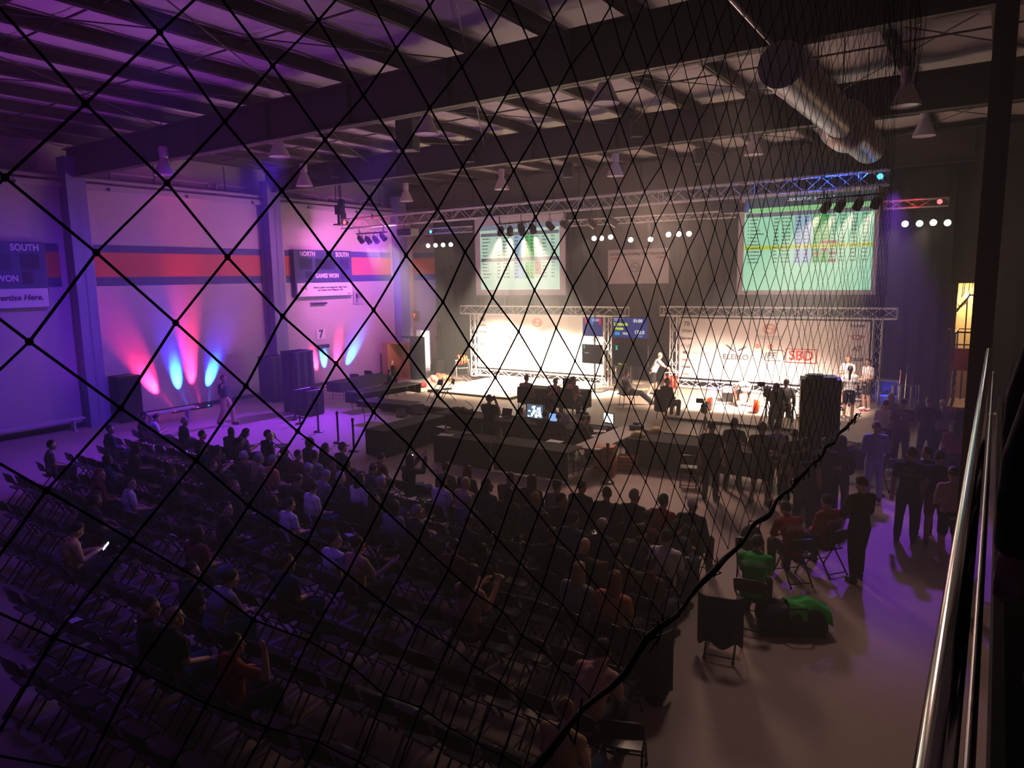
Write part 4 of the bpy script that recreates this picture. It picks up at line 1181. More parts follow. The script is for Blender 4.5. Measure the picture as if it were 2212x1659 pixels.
def pose_mesh(pose, kind):
    k = (pose, kind)
    if k in _pm:
        return _pm[k]
    P = POSES[pose]
    b = MB()
    if kind == 'body':
        torso(b, P, 0)
        limbs(b, P, 0, 2, 2, True, True)
        headshape(b, P)
        me = remesh(b, 'body', .0095, 1)
    elif kind.startswith('top'):
        torso(b, P, .016)
        limbs(b, P, .016, 0, {'top_short': .62, 'top_long': 1.94, 'top_tank': .0}[kind])
        b.cap(V(*P['neck']) + V(0, 0, -.03), V(*P['neck']) + V(0, .004, .008), .066, .064, 12)
        me = remesh(b, 'top', .016, 3)
    elif kind.startswith('bottom'):
        b.ball(P['pelvis'], (.180, .137, .14), 16, 10)
        limbs(b, P, .017, {'bottom_long': 1.92, 'bottom_short': .78}[kind], 0)
        me = remesh(b, 'bottom', .016, 3)
    elif kind == 'shoes':
        limbs(b, P, .012, 0, 0, True)
        me = remesh(b, 'shoes', .013, 2)
    elif kind == 'eyes':
        h = V(*P['head'])
        R = Matrix.Rotation(P['yaw'], 3, 'Z') @ Matrix.Rotation(P['tilt'], 3, 'X')
        for s in (-1, 1):
            b.ball(h + R @ V(s * .030, .0765, .010), (.011, .009, .007), 8, 6, R)
        me = b.mesh('eyes')
    _pm[k] = me
    return me
def hair_mesh(kind):
    k = ('hair', kind)
    if k in _pm:
        return _pm[k]
    b = MB()
    def cap_shell(r, front, side, back, th=.014, c=(0, -.012, .030)):
        def fn(u, v):
            ph = 2 * PI * u
            cf = math.cos(ph)
            tm = math.radians(front if cf > .55 else (side + (front - side) * max(0, (cf) / .55) if cf > 0 else side + (back - side) * (-cf)))
            t = .02 + tm * v
            return (c[0] + r[0] * math.sin(t) * math.sin(ph), c[1] + r[1] * math.sin(t) * cf, c[2] + r[2] * math.cos(t))
        b.sheet(fn, 28, 12, th)
    if kind == 'buzz':
        cap_shell((.078, .098, .102), 58, 88, 118, .010)
    elif kind in ('short', 'bun', 'ponytail'):
        cap_shell((.086, .106, .112), 52, 98, 128, .020)
        if kind == 'bun':
            b.ball((0, -.09, .12), (.045, .045, .042), 12, 8)
        if kind == 'ponytail':
            b.cap((0, -.10, .06), (0, -.15, .02), .028, .036)
            b.cap((0, -.15, .02), (0, -.15, -.18), .036, .034)
            b.cap((0, -.15, -.18), (0, -.13, -.30), .034, .012)
    elif kind in ('long', 'bob'):
        cap_shell((.090, .110, .114), 50, 106, 122, .022)
        L = .30 if kind == 'long' else .14
        def fn(u, v):
            ph = math.radians(62 + 236 * u)
            s = 1 + .10 * v + .04 * math.sin(20 * u)
            return (.086 * s * math.sin(ph), -.012 + .100 * s * math.cos(ph) - .03 * v, .0 + .03 * (1 - v) - L * v * (1 - .25 * abs(2 * u - 1)))
        b.sheet(fn, 26, 10, .024)
    elif kind == 'cap':
        cap_shell((.084, .104, .116), 78, 84, 90, .012)
        b.sheet(lambda u, v: ((u - .5) * .15, .075 + .095 * v * math.cos((u - .5) * 2.2), .052 - .018 * v - .06 * (u - .5) ** 2), 8, 4, .006)
        b.ball((0, -.012, .147), (.009, .009, .005), 8, 4)
    elif kind == 'hood':
        cap_shell((.104, .124, .128), 62, 118, 130, .022, (0, -.018, .026))
        b.cap((-.05, -.06, -.11), (.05, -.06, -.11), .062)
    jr = random.Random(len(kind))
    if kind not in ('cap', 'hood'):
        b.v = [(x + jr.uniform(-.004, .004), y + jr.uniform(-.004, .004), z + jr.uniform(-.005, .005)) for x, y, z in b.v]
    me = b.mesh('hair', None, True)
    _pm[k] = me
    return me
SKINS = [mat('skin_fair', (.62, .36, .27), .55), mat('skin_tan', (.48, .27, .19), .55), mat('skin_brown', (.24, .12, .08), .55)]
CL = {}
for n_, c_ in dict(black=(.012, .012, .014), charcoal=(.03, .03, .035), navy=(.018, .022, .06), white=(.72, .68, .68), grey=(.28, .26, .27), tan=(.50, .34, .18), yellow=(.62, .42, .14),
                   red=(.34, .018, .018), maroon=(.16, .014, .025), green=(.02, .42, .05), orange=(.62, .20, .12), pink=(.58, .32, .28), blue=(.10, .14, .42), lightblue=(.34, .38, .62), brown=(.10, .06, .04), denim=(.06, .08, .16), khaki=(.36, .30, .22)).items():
    CL[n_] = mat('cloth_' + n_, c_, .85, noise=.12, nscale=14)
HAIRC = {n_: mat('hair_' + n_, c_, .6, noise=.2, nscale=40) for n_, c_ in dict(black=(.010, .008, .008), brown=(.05, .028, .016), grey=(.34, .31, .30), blonde=(.45, .32, .17), auburn=(.24, .09, .045), white=(.55, .5, .48)).items()}
EYES = mat('eye_dark', (.01, .008, .008), .2)
SHOE = mat('shoe_black', (.015, .015, .016), .5)
SHOEW = mat('shoe_white', (.6, .58, .56), .5)
def person(pose, loc, rz, label, top='black', bot='black', hair=('short', 'black'), skin=0, tk='top_short', bk='bottom_long', shoe=None, group=None, s=1.0, cap=None, eyes=False, lettering=None):
    t = thing('person', label, 'person', loc, rz, group)
    t.scale = (s, s, s)
    P = POSES[pose]
    put('body', pose_mesh(pose, 'body'), t, SKINS[skin])
    put('top', pose_mesh(pose, tk), t, CL[top])
    put('trousers' if bk == 'bottom_long' else 'shorts', pose_mesh(pose, bk), t, CL[bot])
    put('shoes', pose_mesh(pose, 'shoes'), t, shoe or SHOE)
    R = (P['tilt'], 0, P['yaw'])
    if hair and hair[0] != 'bald':
        put('hair', hair_mesh(hair[0]), t, HAIRC[hair[1]], P['head'], R)
    if cap:
        put('cap', hair_mesh('cap'), t, CL[cap], P['head'], R)
    if eyes:
        put('eyes', pose_mesh(pose, 'eyes'), t, EYES)
    if lettering:
        for body, z, size, m, shear in lettering:
            ch = V(*P['chest'])
            text(body, 'lettering', t, (0, ch.y - .150 - (.0 if z < .06 else -.012), ch.z + z), FACE, size, m, shear=shear, bold=.002)
    return t

# ------------------------------------------------------------------ chairs, tables and smaller things
CH = {}
SEATM = mat('chair_black', (0.016, 0.016, 0.018), 0.38)
FRM = mat('chair_frame', (0.02, 0.02, 0.022), 0.32, 0.3)
def chair_meshes():
    if CH:
        return CH
    w, q = .21, .014
    CH['seat'] = MB().sheet(lambda u, v: ((u - .5) * (.41 - .03 * v * 0) * (1 - .10 * (1 - v)), -.19 + .40 * v, .455 - .018 * math.sin(PI * u) * math.sin(PI * min(1, v * 1.1)) - (.02 * (max(0, v - .85) / .15) ** 2)), 10, 8, .022).mesh('seat', SEATM, True)
    CH['backrest'] = MB().sheet(lambda u, v: ((u - .5) * .43, -.235 - .045 * v - .035 * math.sin(PI * u), .60 + .21 * v - .03 * (2 * u - 1) ** 4 * v), 12, 5, .016).mesh('backrest', SEATM, True)
    b = MB()
    for s in (-1, 1):
        b.path([(s * w, .25, .012), (s * w, .02, .40), (s * w, -.20, .60), (s * w, -.27, .78)], q, 7)
        b.tube((s * w, .25, 0), (s * w, .247, .03), .019, n=8)
    b.tube((-w, .17, .145), (w, .17, .145), .009, n=6)
    CH['front_frame'] = b.mesh('front_frame', FRM, True)
    b = MB()
    for s in (-1, 1):
        b.path([(s * (w - .025), -.30, .012), (s * (w - .025), -.10, .25), (s * (w - .025), .07, .445)], q, 7)
        b.tube((s * (w - .025), -.30, 0), (s * (w - .025), -.298, .03), .019, n=8)
    b.tube((-w + .025, -.265, .055), (w - .025, -.265, .055), .010, n=6)
    CH['rear_frame'] = b.mesh('rear_frame', FRM, True)
    return CH
def chair(loc, rz, label, group):
    t = thing('folding_chair', label, 'chair', loc, rz, group)
    for k, m in chair_meshes().items():
        put(k, m, t)
    return t
PC = {}
PADM = mat('padded_black', (0.02, 0.019, 0.02), 0.7)
def padded_chair(loc, rz, label, group='padded chairs on and before the stage'):
    if not PC:
        PC['seat'] = MB().sheet(lambda u, v: ((u - .5) * .46, -.22 + .45 * v, .49 + .02 * math.sin(PI * u) * math.sin(PI * v)), 8, 8, .07).mesh('seat', PADM, True)
        PC['backrest'] = MB().sheet(lambda u, v: ((u - .5) * .45 * (1 - .12 * v ** 3), -.21 - .07 * v, .40 + .56 * v), 8, 8, .05).mesh('backrest', PADM, True)
        b = MB()
        for s in (-1, 1):
            for f in (-1, 1):
                b.tube((s * .19, f * .17, .45), (s * .21, f * .22, 0), .014)
        PC['leg_frame'] = b.mesh('leg_frame', FRM)
    t = thing('padded_chair', label, 'chair', loc, rz, group)
    for k, m in PC.items():
        put(k, m, t)
    return t
TOPM = mat('table_top_grey', (0.42, 0.36, 0.34), 0.5)
def table(c, w, d, rz, label, z0=0, skirt='', top=None, group='tables round the media pit', drop=.70, over=None):
    """folding table, legs and apron; a cloth is its own thing"""
    t = thing('folding_table', label, 'table', (c[0], c[1], z0), rz, group)
    MB().box((0, 0, .735), (w, d, .03)).build('tabletop', top or TOPM, t)
    for sx in (-1, 1):
        b = MB()
        x = sx * (w / 2 - .22)
        b.path([(x, -d / 2 + .07, 0), (x, -d / 2 + .07, .72), (x, d / 2 - .07, .72), (x, d / 2 - .07, 0)], .014, 7).tube((x, -d / 2 + .07, .2), (x, d / 2 - .07, .2), .01).tube((x, 0, .45), (x - sx * .5, 0, .72), .01)
        b.build('leg', FRM, t)
    if skirt:
        hs = (w / 2 + .015, d / 2 + .015)
        b = MB()
        b.box((0, 0, .755), (2 * hs[0], 2 * hs[1], .008))
        def wall(p, q):
            L = (Vector(q) - Vector(p)).length
            n = Vector((q[1] - p[1], -(q[0] - p[0]), 0)).normalized()
            b.sheet(lambda u, v: tuple(Vector((p[0], p[1], 0)).lerp(Vector((q[0], q[1], 0)), u) + n * (.012 + .018 * math.sin(u * L * 22) * (1 - v)) + Vector((0, 0, .755 - drop * (1 - v)))), int(L * 16), 3, .004)
        cs = {'f': ((-hs[0], -hs[1]), (hs[0], -hs[1])), 'r': ((hs[0], -hs[1]), (hs[0], hs[1])), 'b': ((hs[0], hs[1]), (-hs[0], hs[1])), 'l': ((-hs[0], hs[1]), (-hs[0], -hs[1]))}
        for k in skirt:
            wall(*cs[k])
        o = b.build('tablecloth', BLKC, None, True, (c[0], c[1], z0), rz)
        tag(o, 'black cloth on the ' + (over or label), 'tablecloth', 'black table cloths')
    return t
def laptop(loc, rz, label, scr=None, group='laptops on the media tables', ang=1.9, s=1.0):
    t = thing('laptop', label, 'laptop', loc, rz, group)
    MB().box((0, 0, .01), (.36 * s, .25 * s, .018)).build('base', mat('laptop_grey', (.10, .10, .11), .4), t)
    d = V(0, math.cos(PI - ang), math.sin(PI - ang)) * .25 * s
    R = Matrix.Rotation(-(ang - PI / 2), 3, 'X')
    c = V(0, .125 * s, .02) + d / 2
    b = MB().box(c, (.36 * s, .012, .25 * s), 0, -(ang - PI / 2))
    b.build('lid', mat('laptop_grey', (.10, .10, .11), .4), t)
    MB().box(c + R @ V(0, -.008, 0), (.335 * s, .004, .22 * s), 0, -(ang - PI / 2)).build('screen', scr or mat('screen_off', (.02, .02, .025), .2), t)
    return t
def stanchion(p, label):
    t = thing('stanchion_post', label, 'barrier post', p, 0, 'barrier posts before the media pit')
    MB().lathe([(.001, 0), (.17, 0), (.175, .012), (.15, .035), (.05, .055), (.001, .06)], n=22).build('base', BLKM, t, True)
    MB().tube((0, 0, .05), (0, 0, .92), .032, n=14).build('post', BLKM, t, True)
    MB().tube((0, 0, .90), (0, 0, 1.0), .042, n=14).build('belt_head', BLACK, t, True)
    return t
def phone(loc, rot, label, c=(.75, .9, 1.0), e=2.5):
    t = thing('smartphone', label, 'phone', loc, 0, 'lit smartphones in the audience')
    t.rotation_euler = rot
    MB().box((0, 0, 0), (.075, .150, .009)).build('case', BLACK, t)
    MB().box((0, 0, .006), (.068, .136, .003)).build('screen', emis('phone_%g_%g' % (c[0], e), c, e), t)
    return t
def bottle(loc, label, c=(.5, .5, .55), group='bottles and cups on the tables', cup=False):
    t = thing('cup' if cup else 'water_bottle', label, 'cup' if cup else 'bottle', loc, 0, group)
    m = mat('bottle_%g_%g' % (c[0], c[1]), c, .2, spec=.6)
    if cup:
        MB().lathe([(.001, 0), (.032, 0), (.042, .11), (.038, .11), (.03, .006), (.001, .006)], n=14).build('cup', m, t, True)
    else:
        MB().lathe([(.001, 0), (.034, 0), (.036, .02), (.036, .15), (.014, .20), (.014, .22)], n=14).build('bottle_body', m, t, True)
        MB().tube((0, 0, .218), (0, 0, .242), .016).build('bottle_cap', WHITE, t)
    return t
def sheet_of_paper(loc, rz, label, w=.30, d=.22):
    o = MB().sheet(lambda u, v: ((u - .5) * w, (v - .5) * d, .006 + .008 * math.sin(3 * u + 2 * v)), 6, 4, .003).build('paper_sheet', PAPER, None, False, loc, rz)
    return tag(o, label, 'paper', 'loose papers on tables and chairs')
def blob_cloth(name, cat, label, loc, size, m, seed, group=None):
    """a crumpled heap of cloth"""
    r = random.Random(seed)
    b = MB()
    for k in range(9):
        a = r.uniform(0, 2 * PI)
        q = r.uniform(0, .5)
        b.ball((size[0] * q * math.cos(a), size[1] * q * math.sin(a), size[2] * r.uniform(.2, .6)), (size[0] * r.uniform(.2, .4), size[1] * r.uniform(.2, .4), size[2] * r.uniform(.25, .45)), 12, 8, Matrix.Rotation(a, 3, 'Z'))
    me = remesh(b, name, max(size) * .035, 3)
    me.materials.append(m)
    o = bpy.data.objects.new(name, me)
    COL.objects.link(o)
    o.location = loc
    return tag(o, label, cat, group)
def tripod(loc, h, label, group='camera tripods'):
    t = thing('tripod', label, 'tripod', loc, 0, group)
    for k in range(3):
        a = 2 * PI * k / 3 + .5
        MB().tube((0, 0, h * .92), (.42 * math.cos(a), .42 * math.sin(a), .01), .018, .013).build('leg', BLKM, t)
    MB().tube((0, 0, h * .55), (0, 0, h), .02).box((0, 0, h), (.1, .12, .05)).build('head', BLKM, t)
    return t
def video_camera(loc, rz, label, s=1.0):
    t = thing('video_camera', label, 'camera', loc, rz, 'video cameras at the stage')
    MB().box((0, 0, .10 * s), (.13 * s, .36 * s, .16 * s)).box((0, -.1 * s, .21 * s), (.04 * s, .22 * s, .03 * s)).build('body', BLACK, t)
    MB().tube((0, .18 * s, .1 * s), (0, .34 * s, .1 * s), .055 * s, .065 * s, 16).build('lens', BLACK, t)
    MB().box((-.12 * s, -.02, .24 * s), (.16 * s, .02, .10 * s)).build('viewfinder', BLKM, t)
    MB().box((0, -.22 * s, .08 * s), (.09 * s, .09 * s, .12 * s)).build('battery', BLKM, t)
    return t

# ------------------------------------------------------------------ left wall: uplight benches, cabinets, officials' corner
BENCH = mat('bench_white', (.62, .58, .62), .45)
def bench(x, y0, y1, z, label):
    t = thing('bench', label, 'bench', (x, (y0 + y1) / 2, 0), 0, 'benches along the left wall')
    L = y1 - y0
    MB().box((0, 0, z), (.34, L, .05)).build('seat_board', BENCH, t)
    for s in (-1, 1):
        MB().box((0, s * (L / 2 - .35), (z - .03) / 2), (.26, .05, z - .03)).box((0, s * (L / 2 - .35), .02), (.4, .1, .04)).build('leg', BENCH, t)
bench(-24.6, 13.1, 15.2, .45, 'white bench standing before the first wall lights, left of the walking man')
bench(-26.3, 7.0, 12.0, .42, 'long low bench along the wall at the left photo edge')
for y, z, l in ((16.12, .0, 'lit colour bar at the wall foot left of the walking man'), (23.7, .0, 'lit colour bar at the wall foot behind the officials')):
    t = thing('light_bar', l, 'stage light', (-26.32, y, z), 0, 'colour bars that light the left wall')
    MB().box((0, 0, .03), (.10, 1.7, .06)).build('housing', BLKM, t)
    for k, c in enumerate(((1, .05, .1), (.05, .3, 1), (1, .05, .3), (.05, .3, 1))):
        MB().tube((0, -.72 + .48 * k, .06), (-.01, -.72 + .48 * k, .075), .035, n=12).build('lens', emis('bar_lens_%d' % k, c, 5), t)
def draped_box(loc, d, label):
    t = thing('draped_booth', label, 'booth', loc, 0, 'black draped boxes by the left wall')
    b = MB()
    def wall(p, q):
        L = (Vector(q) - Vector(p)).length
        n = Vector((q[1] - p[1], -(q[0] - p[0]), 0)).normalized()
        b.sheet(lambda u, v: tuple(Vector((p[0], p[1], 0)).lerp(Vector((q[0], q[1], 0)), u) + n * (.03 * math.sin(u * L * 18)) + Vector((0, 0, .02 + (d[2] - .02) * v))), int(L * 20), 4, .008)
    x, y = d[0] / 2, d[1] / 2
    for p, q in (((-x, -y), (x, -y)), ((x, -y), (x, y)), ((x, y), (-x, y)), ((-x, y), (-x, -y))):
        wall(p, q)
    b.build('drape', BLKC, t, True)
    MB().path([(-x, -y, d[2]), (x, -y, d[2]), (x, y, d[2]), (-x, y, d[2]), (-x, -y, d[2])], .025, 6).build('top_rail', BLKM, t)
draped_box((-22.25, 18.1, 0), (.8, .9, 2.35), 'tall black draped booth left of the second uplights')
draped_box((-25.2, 19.2, 0), (.8, .8, 1.9), 'lower black draped booth against the wall, left of the tall booth')
draped_box((-21.35, 17.8, 0), (.7, .8, .95), 'low black draped box in front of the tall booth')
t = thing('loudspeaker', 'black loudspeaker cabinet against the wall behind the seated far left people', 'loudspeaker', (-26.4, 13.6, 0))
MB().box((0, 0, .85), (.7, .8, 1.7)).build('cabinet', BLACK, t)
MB().box((.355, 0, .85), (.012, .7, 1.55)).build('grille', BLKC, t)
WOOD = mat('orange_wood', (.50, .26, .09), .5, noise=.1, nscale=3)
t = thing('wooden_cabinet', 'open orange wooden cabinet in the far left corner behind the suited man', 'cabinet', (-25.3, 26.8, 0))
MB().bb((-.95, -.03, 0), (-.55, .6, 1.80)).build('side_panel', mat('dusky_wood', (.36, .16, .12), .5), t)
MB().bb((-.55, .55, 0), (.95, .6, 1.78)).build('back_panel', WOOD, t)
MB().prism([(-.55, -.05), (-.50, -.05), (-.15, .55), (-.2, .55)], 0, 1.78).build('door', WOOD, t)
MB().prism([(.95, -.05), (.90, -.05), (.6, .55), (.65, .55)], 0, 1.78).build('door', WOOD, t)
MB().bb((-.55, 0, 1.76), (.95, .6, 1.82)).build('top_board', WOOD, t)
t = thing('blue_pillar_case', 'tall dark blue case beside the orange cabinet, next to the exit door', 'case', (-24.15, 27.2, 0))
MB().box((0, 0, 1.05), (.35, .7, 2.1)).build('case', mat('dark_blue_case', (.02, .03, .07), .5), t)
MB().box((-.3, -.1, 2.12), (1.1, .5, .08)).build('top_cap', BLKM, t)

table((-23.1, 22.0), 3.0, .75, PI / 2 + .1, 'long table with black skirt at the left wall, behind the officials', skirt='fl', group='officials tables at the left', drop=.40)
table((-20.15, 20.6), 3.2, .75, PI / 2 - .1, 'long table with black skirt in front of the two left officials', skirt='blr', group='officials tables at the left', drop=.42)
table((-17.6, 18.2), 2.2, .75, .1, 'low dark table with cables left of the media laptops', skirt='f', group='officials tables at the left', drop=.2)
person('sit_left', (*(-23.06,24.2,0.55)[:2], 0), PI - .6, 'person in dark suit, white shirt and tie by the orange cabinet', 'black', 'black', ('bald', ''), 0, 'top_long', group=None, eyes=True)
person('sit_right', (*(-21.4,22.26,0.55)[:2], 0), PI - .5, 'smaller person in dark jacket in front of the suited man', 'navy', 'black', ('short', 'brown'), 0, 'top_long', s=.9, eyes=True)
chair((*(-23.06,24.2,0.55)[:2], 0), PI - .6, 'folding chair under the suited man at the left tables', 'scattered folding chairs before the stage')
chair((*(-21.4,22.26,0.55)[:2], 0), PI - .5, 'folding chair under the smaller dark jacketed official', 'scattered folding chairs before the stage')
for i, (p, rz, l) in enumerate((((-24.14,22.95,0), .4, 'empty folding chair left of the two behind the officials'), ((-24.38,24.11,0), .2, 'empty folding chair right of the two behind the officials'),
        ((-17.46,20.53,0.4), 2.7, 'empty folding chair on the bright floor, left of a pair'), ((-17.23,21,0.4), 2.4, 'empty folding chair on the bright floor, right of a pair'), ((-16.42,12.65,0.45), -.9, 'single empty folding chair on the bare floor beyond the front row'))):
    chair((p[0], p[1], 0.4 if i in (2, 3) else 0.0), rz, l, 'scattered folding chairs before the stage')
person('walk', (-22.43,14.98,0), -1.25, 'person walking past the wall uplights with one hand raised', 'charcoal', 'tan', ('short', 'black'), 1, 'top_long', s=1.02)
for i, p in enumerate(((-21,16.83,0), (-20.24,16.43,0), (-18.57,15.81,0), (-16.75,15.02,0), (-15.51,14.49,0))):
    stanchion(p, ['black barrier post farthest left, beside the draped booth', 'second black barrier post from the left, beside the farthest', 'middle of five black barrier posts', 'fourth black barrier post, left of the cloth covered table end', 'fifth black barrier post, touching the cloth covered table end'][i])
stanchion((-7.61,15.33,0), 'black barrier post by the orange cases behind the capped man')
stanchion((-1.97,17.51,0), 'black barrier post at the feet of the man in pale blue')
# pile of boxes and bags at the back of the left platform
for i, (p, s_, c, l) in enumerate((((-22.76,26.66,0.4), (.5, .4, .35), 'pink', 'pinkish bag in a heap left of the stage rack'), ((-22.97,27.43,0.4), (.45, .4, .4), 'orange', 'orange bag in a heap left of the stage rack'), ((-22.01,25.11,0.4), (.4, .35, .3), 'maroon', 'dark red bag on the floor by the exit door'), ((-22.43,27.43,0.4), (.4, .35, .3), 'tan', 'tan bag in a heap left of the stage rack'))):
    blob_cloth('sports_bag', 'bag', l, (p[0], p[1], .40 if p[0] > -19.4 else 0), s_, CL[c], 40 + i, 'bags heaped left of the stage')
t = thing('waste_bin', 'grey bin against the drapes right of the exit door', 'bin', (-24.3, 29.0, 0))
MB().lathe([(.001, 0), (.26, 0), (.32, .8), (.3, .8), (.25, .05), (.001, .05)], n=18).build('bin_body', mat('bin_grey', (.12, .12, .14), .5), t, True)
MB().lathe([(.33, .8), (.30, .88), (.1, .95), (.001, .96)], n=18).build('lid', BLACK, t, True)

# ------------------------------------------------------------------ stage: racks, plates, officials and lifters
ORG = mat('orange_plate', (.62, .13, .02), .4)
REDP = mat('red_plate', (.62, .05, .02), .4)
def plate_rack(loc, rz, label, m, on=True):
    t = thing('weight_rack', label, 'rack', loc, rz, 'weight racks at the platforms')
    b = MB()
    for s in (-1, 1):
        b.tube((s * .35, -.25, 0), (s * .30, -.05, .75), .025).tube((s * .35, .25, 0), (s * .30, .05, .75), .025).tube((s * .35, -.25, .05), (s * .35, .25, .05), .02)
    b.tube((-.35, 0, .75), (.35, 0, .75), .025).tube((-.33, .16, .35), (.33, .16, .35), .02)
    b.build('frame', mat('rack_steel', (.3, .28, .28), .4, .7), t)
    for k, (x, r) in enumerate(((-.18, .24), (-.05, .24), (.08, .22), (.2, .18))):
        b = MB().lathe([(.03, -.03), (r * .4, -.03), (r * .45, -.018), (r * .85, -.018), (r * .9, -.032), (r, -.03), (r, .03), (r * .9, .032), (r * .85, .018), (r * .45, .018), (r * .4, .03), (.03, .03)], (x, 0, .78), 26, Matrix.Rotation(PI / 2, 3, 'Y'))
        b.build('weight_plate', m if k < 3 else ORG, t, True)
    return t
plate_rack((*(-21.03,26.83,0.4)[:2], .4), .9, 'weight rack with orange plates left of the left banner', ORG)
plate_rack((*(-17.99,29.95,0.4)[:2], .4), .7, 'weight rack with orange plates before the left banner', ORG)
def barbell(c, rz, z, label):
    t = thing('barbell', label, 'barbell', (c[0], c[1], z), rz, 'barbells on the platforms')
    MB().tube((-1.1, 0, 0), (1.1, 0, 0), .014).build('bar', CHROME, t)
    for s in (-1, 1):
        for k in range(3):
            r = .225 - .02 * k
            MB().lathe([(.03, -.025), (r, -.025), (r, .025), (.03, .025)], (s * (.70 + .06 * k), 0, 0), 26, Matrix.Rotation(PI / 2, 3, 'Y')).build('weight_plate', REDP if k < 2 else ORG, t, True)
    return t
barbell((-7.07,23.48,0.48)[:2], .15, .705, 'loaded barbell with red plates on the right platform')
p = (-10.72,25.61,0.4)
person('push', p, -.9, 'bald person in white shirt and black shorts leaning on a red seat', 'white', 'black', ('bald', ''), 0, 'top_short', 'bottom_short', SHOEW, s=1.0, eyes=True)
t = thing('loading_trolley', 'red plate trolley under the hands of the bald spotter', 'trolley', (p[0] + .55, p[1] + .2, .4), .5)
b = MB()
for s in (-1, 1):
    b.tube((s * .25, -.3, .03), (s * .25, -.22, .95), .02).tube((s * .25, .3, .03), (s * .25, .2, .6), .02)
b.tube((-.25, -.22, .95), (.25, -.22, .95), .022).tube((-.25, .25, .3), (.25, .25, .3), .02)
b.build('frame', mat('rack_steel', (.3, .28, .28), .4, .7), t)
for k in range(4):
    MB().lathe([(.03, -.03), (.26, -.03), (.27, 0), (.26, .03), (.03, .03)], (-.2 + .13 * k, 0, .55), 24, Matrix.Rotation(PI / 2, 3, 'Y')).build('weight_plate', REDP, t, True)
p = (-7.01,24.57,0.48)
person('crouch', (p[0], p[1], .48), .5, 'person in white top and black shorts bent down over the right platform', 'white', 'black', ('short', 'brown'), 0, 'top_short', 'bottom_short', SHOEW, s=1.0)
p = (-7.89,25.57,0.48)
t = thing('lifting_bench', 'low bench with pale pad at the rear of the right platform', 'bench', (p[0], p[1], .48), .3)
MB().box((0, 0, .40), (.32, 1.1, .07)).build('pad', CL['white'], t)
MB().box((0, -.4, .18), (.4, .06, .36)).box((0, .4, .18), (.4, .06, .36)).box((0, 0, .1), (.06, .9, .06)).build('frame', BLKM, t)
person('stand', (*(-3.68,24.33,0.4)[:2], .4), .15, 'person with long dark ponytail in white shirt and black shorts, back turned', 'white', 'black', ('ponytail', 'black'), 0, 'top_short', 'bottom_short', SHOEW, s=.97)
person('stand_fold', (*(-3.43,26.23,0.4)[:2], .4), 2.4, 'person in white shirt and dark shorts at the right banner tower', 'white', 'charcoal', ('short', 'brown'), 1, 'top_short', 'bottom_short', SHOEW, s=1.0, eyes=True)
person('stand_cross', (-4.15, 26.9, .4), 2.7, 'person in white shirt with reddish hair, behind the ponytailed one', 'white', 'black', ('buzz', 'auburn'), 1, 'top_short', 'bottom_short', s=1.0, eyes=True)
p = (-12.8,26.18,0.4)
person('stand', (p[0], p[1] + .5, .4), 2.0, 'person in dark clothes standing between the two pairs of monitors', 'charcoal', 'black', ('short', 'auburn'), 0, 'top_long', eyes=True)
t = thing('referee_lamp_box', 'open side truss box with blue lit base right of the right banner', 'case', (*(-3.16,29.42,0.4)[:2], .4))
MB().bb((-.4, -.3, 0), (.4, .3, .06)).bb((-.4, -.3, .62), (.4, .3, .68)).build('shelf', ALU, t)
b = MB()
for s in (-1, 1):
    b.tube((s * .36, -.26, .05), (s * .36, -.26, .64), .02).tube((s * .36, .26, .05), (s * .36, .26, .64), .02).tube((-.36, s * .26, .05), (.36, s * .26, .62), .016)
b.build('leg', ALU, t)
light('POINT', 'base_truss_light', (t.location.x, t.location.y, .75), (.05, .08, 1), 12, None, .05)
for i, (p, l) in enumerate((((-2.52,27.68,0.4), 'bare rack'), ((-2.21,27.93,0.4), 'rack with two upright bars'))):
    t = thing('bar_stand', 'pale metal %s at the right end of the stage' % l, 'rack', (min(p[0], -2.35), p[1], .4), .3 * i, 'bar stands at the right end of the stage')
    b = MB()
    for s in (-1, 1):
        b.tube((s * .28, -.2, 0), (s * .28, -.2, .7), .022).tube((s * .28, .2, 0), (s * .28, .2, .7), .022).tube((s * .28, -.2, .7), (s * .28, .2, .7), .022)
    b.tube((-.28, 0, .7), (.28, 0, .7), .02).tube((-.28, -.2, .1), (.28, -.2, .1), .02)
    b.build('frame', mat('bar_stand_steel', (.4, .38, .36), .4, .6), t)
    MB().tube((-.1, 0, .1), (-.08, 0, 1.25 + .2 * i), .014).tube((.08, 0, .1), (.1, 0, 1.1), .014).build('upright_bar', CHROME, t)
# three referees seated with their backs to the hall, and the side referees
for i, (hp, l) in enumerate((((-13.11,20.21,1.7), 'left'), ((-12.08,20.07,1.7), 'middle'), ((-11.5,20.57,1.7), 'right'))):
    person(('sit', 'sit_lean', 'sit_right')[i], (hp[0], max(hp[1], 20.15), .4), (.15, .0, -.25)[i], 'seated referee in pale shirt, %s of the three with backs to the hall' % l, 'pink', 'black', ('short', ('brown', 'grey', 'black')[i]), 0, 'top_short')
    padded_chair((hp[0], max(hp[1], 20.15) - .02, .4), (.15, .0, -.25)[i], 'black padded chair under the %s seated referee' % l)
table(((-12.6,21.17,0.75)[0], 21.3), 2.4, .7, 0, 'black clothed jury table in front of the three referees', .4, 'fblr', group='tables on the stage', drop=.6)
t = thing('jury_screen', 'blue glowing monitor on the jury table right of the referees', 'monitor', ((-12.02,22.34,1.16)[0], 21.25, 1.16), PI)
MB().box((0, 0, .22), (.5, .05, .34)).build('case', BLACK, t)
MB().box((0, .027, .22), (.47, .004, .31)).build('picture', emis('jury_picture', (.1, .2, .7), 1.5), t)
MB().box((0, 0, .03), (.2, .15, .06)).build('foot', BLACK, t)
t.rotation_euler.z = PI + .3
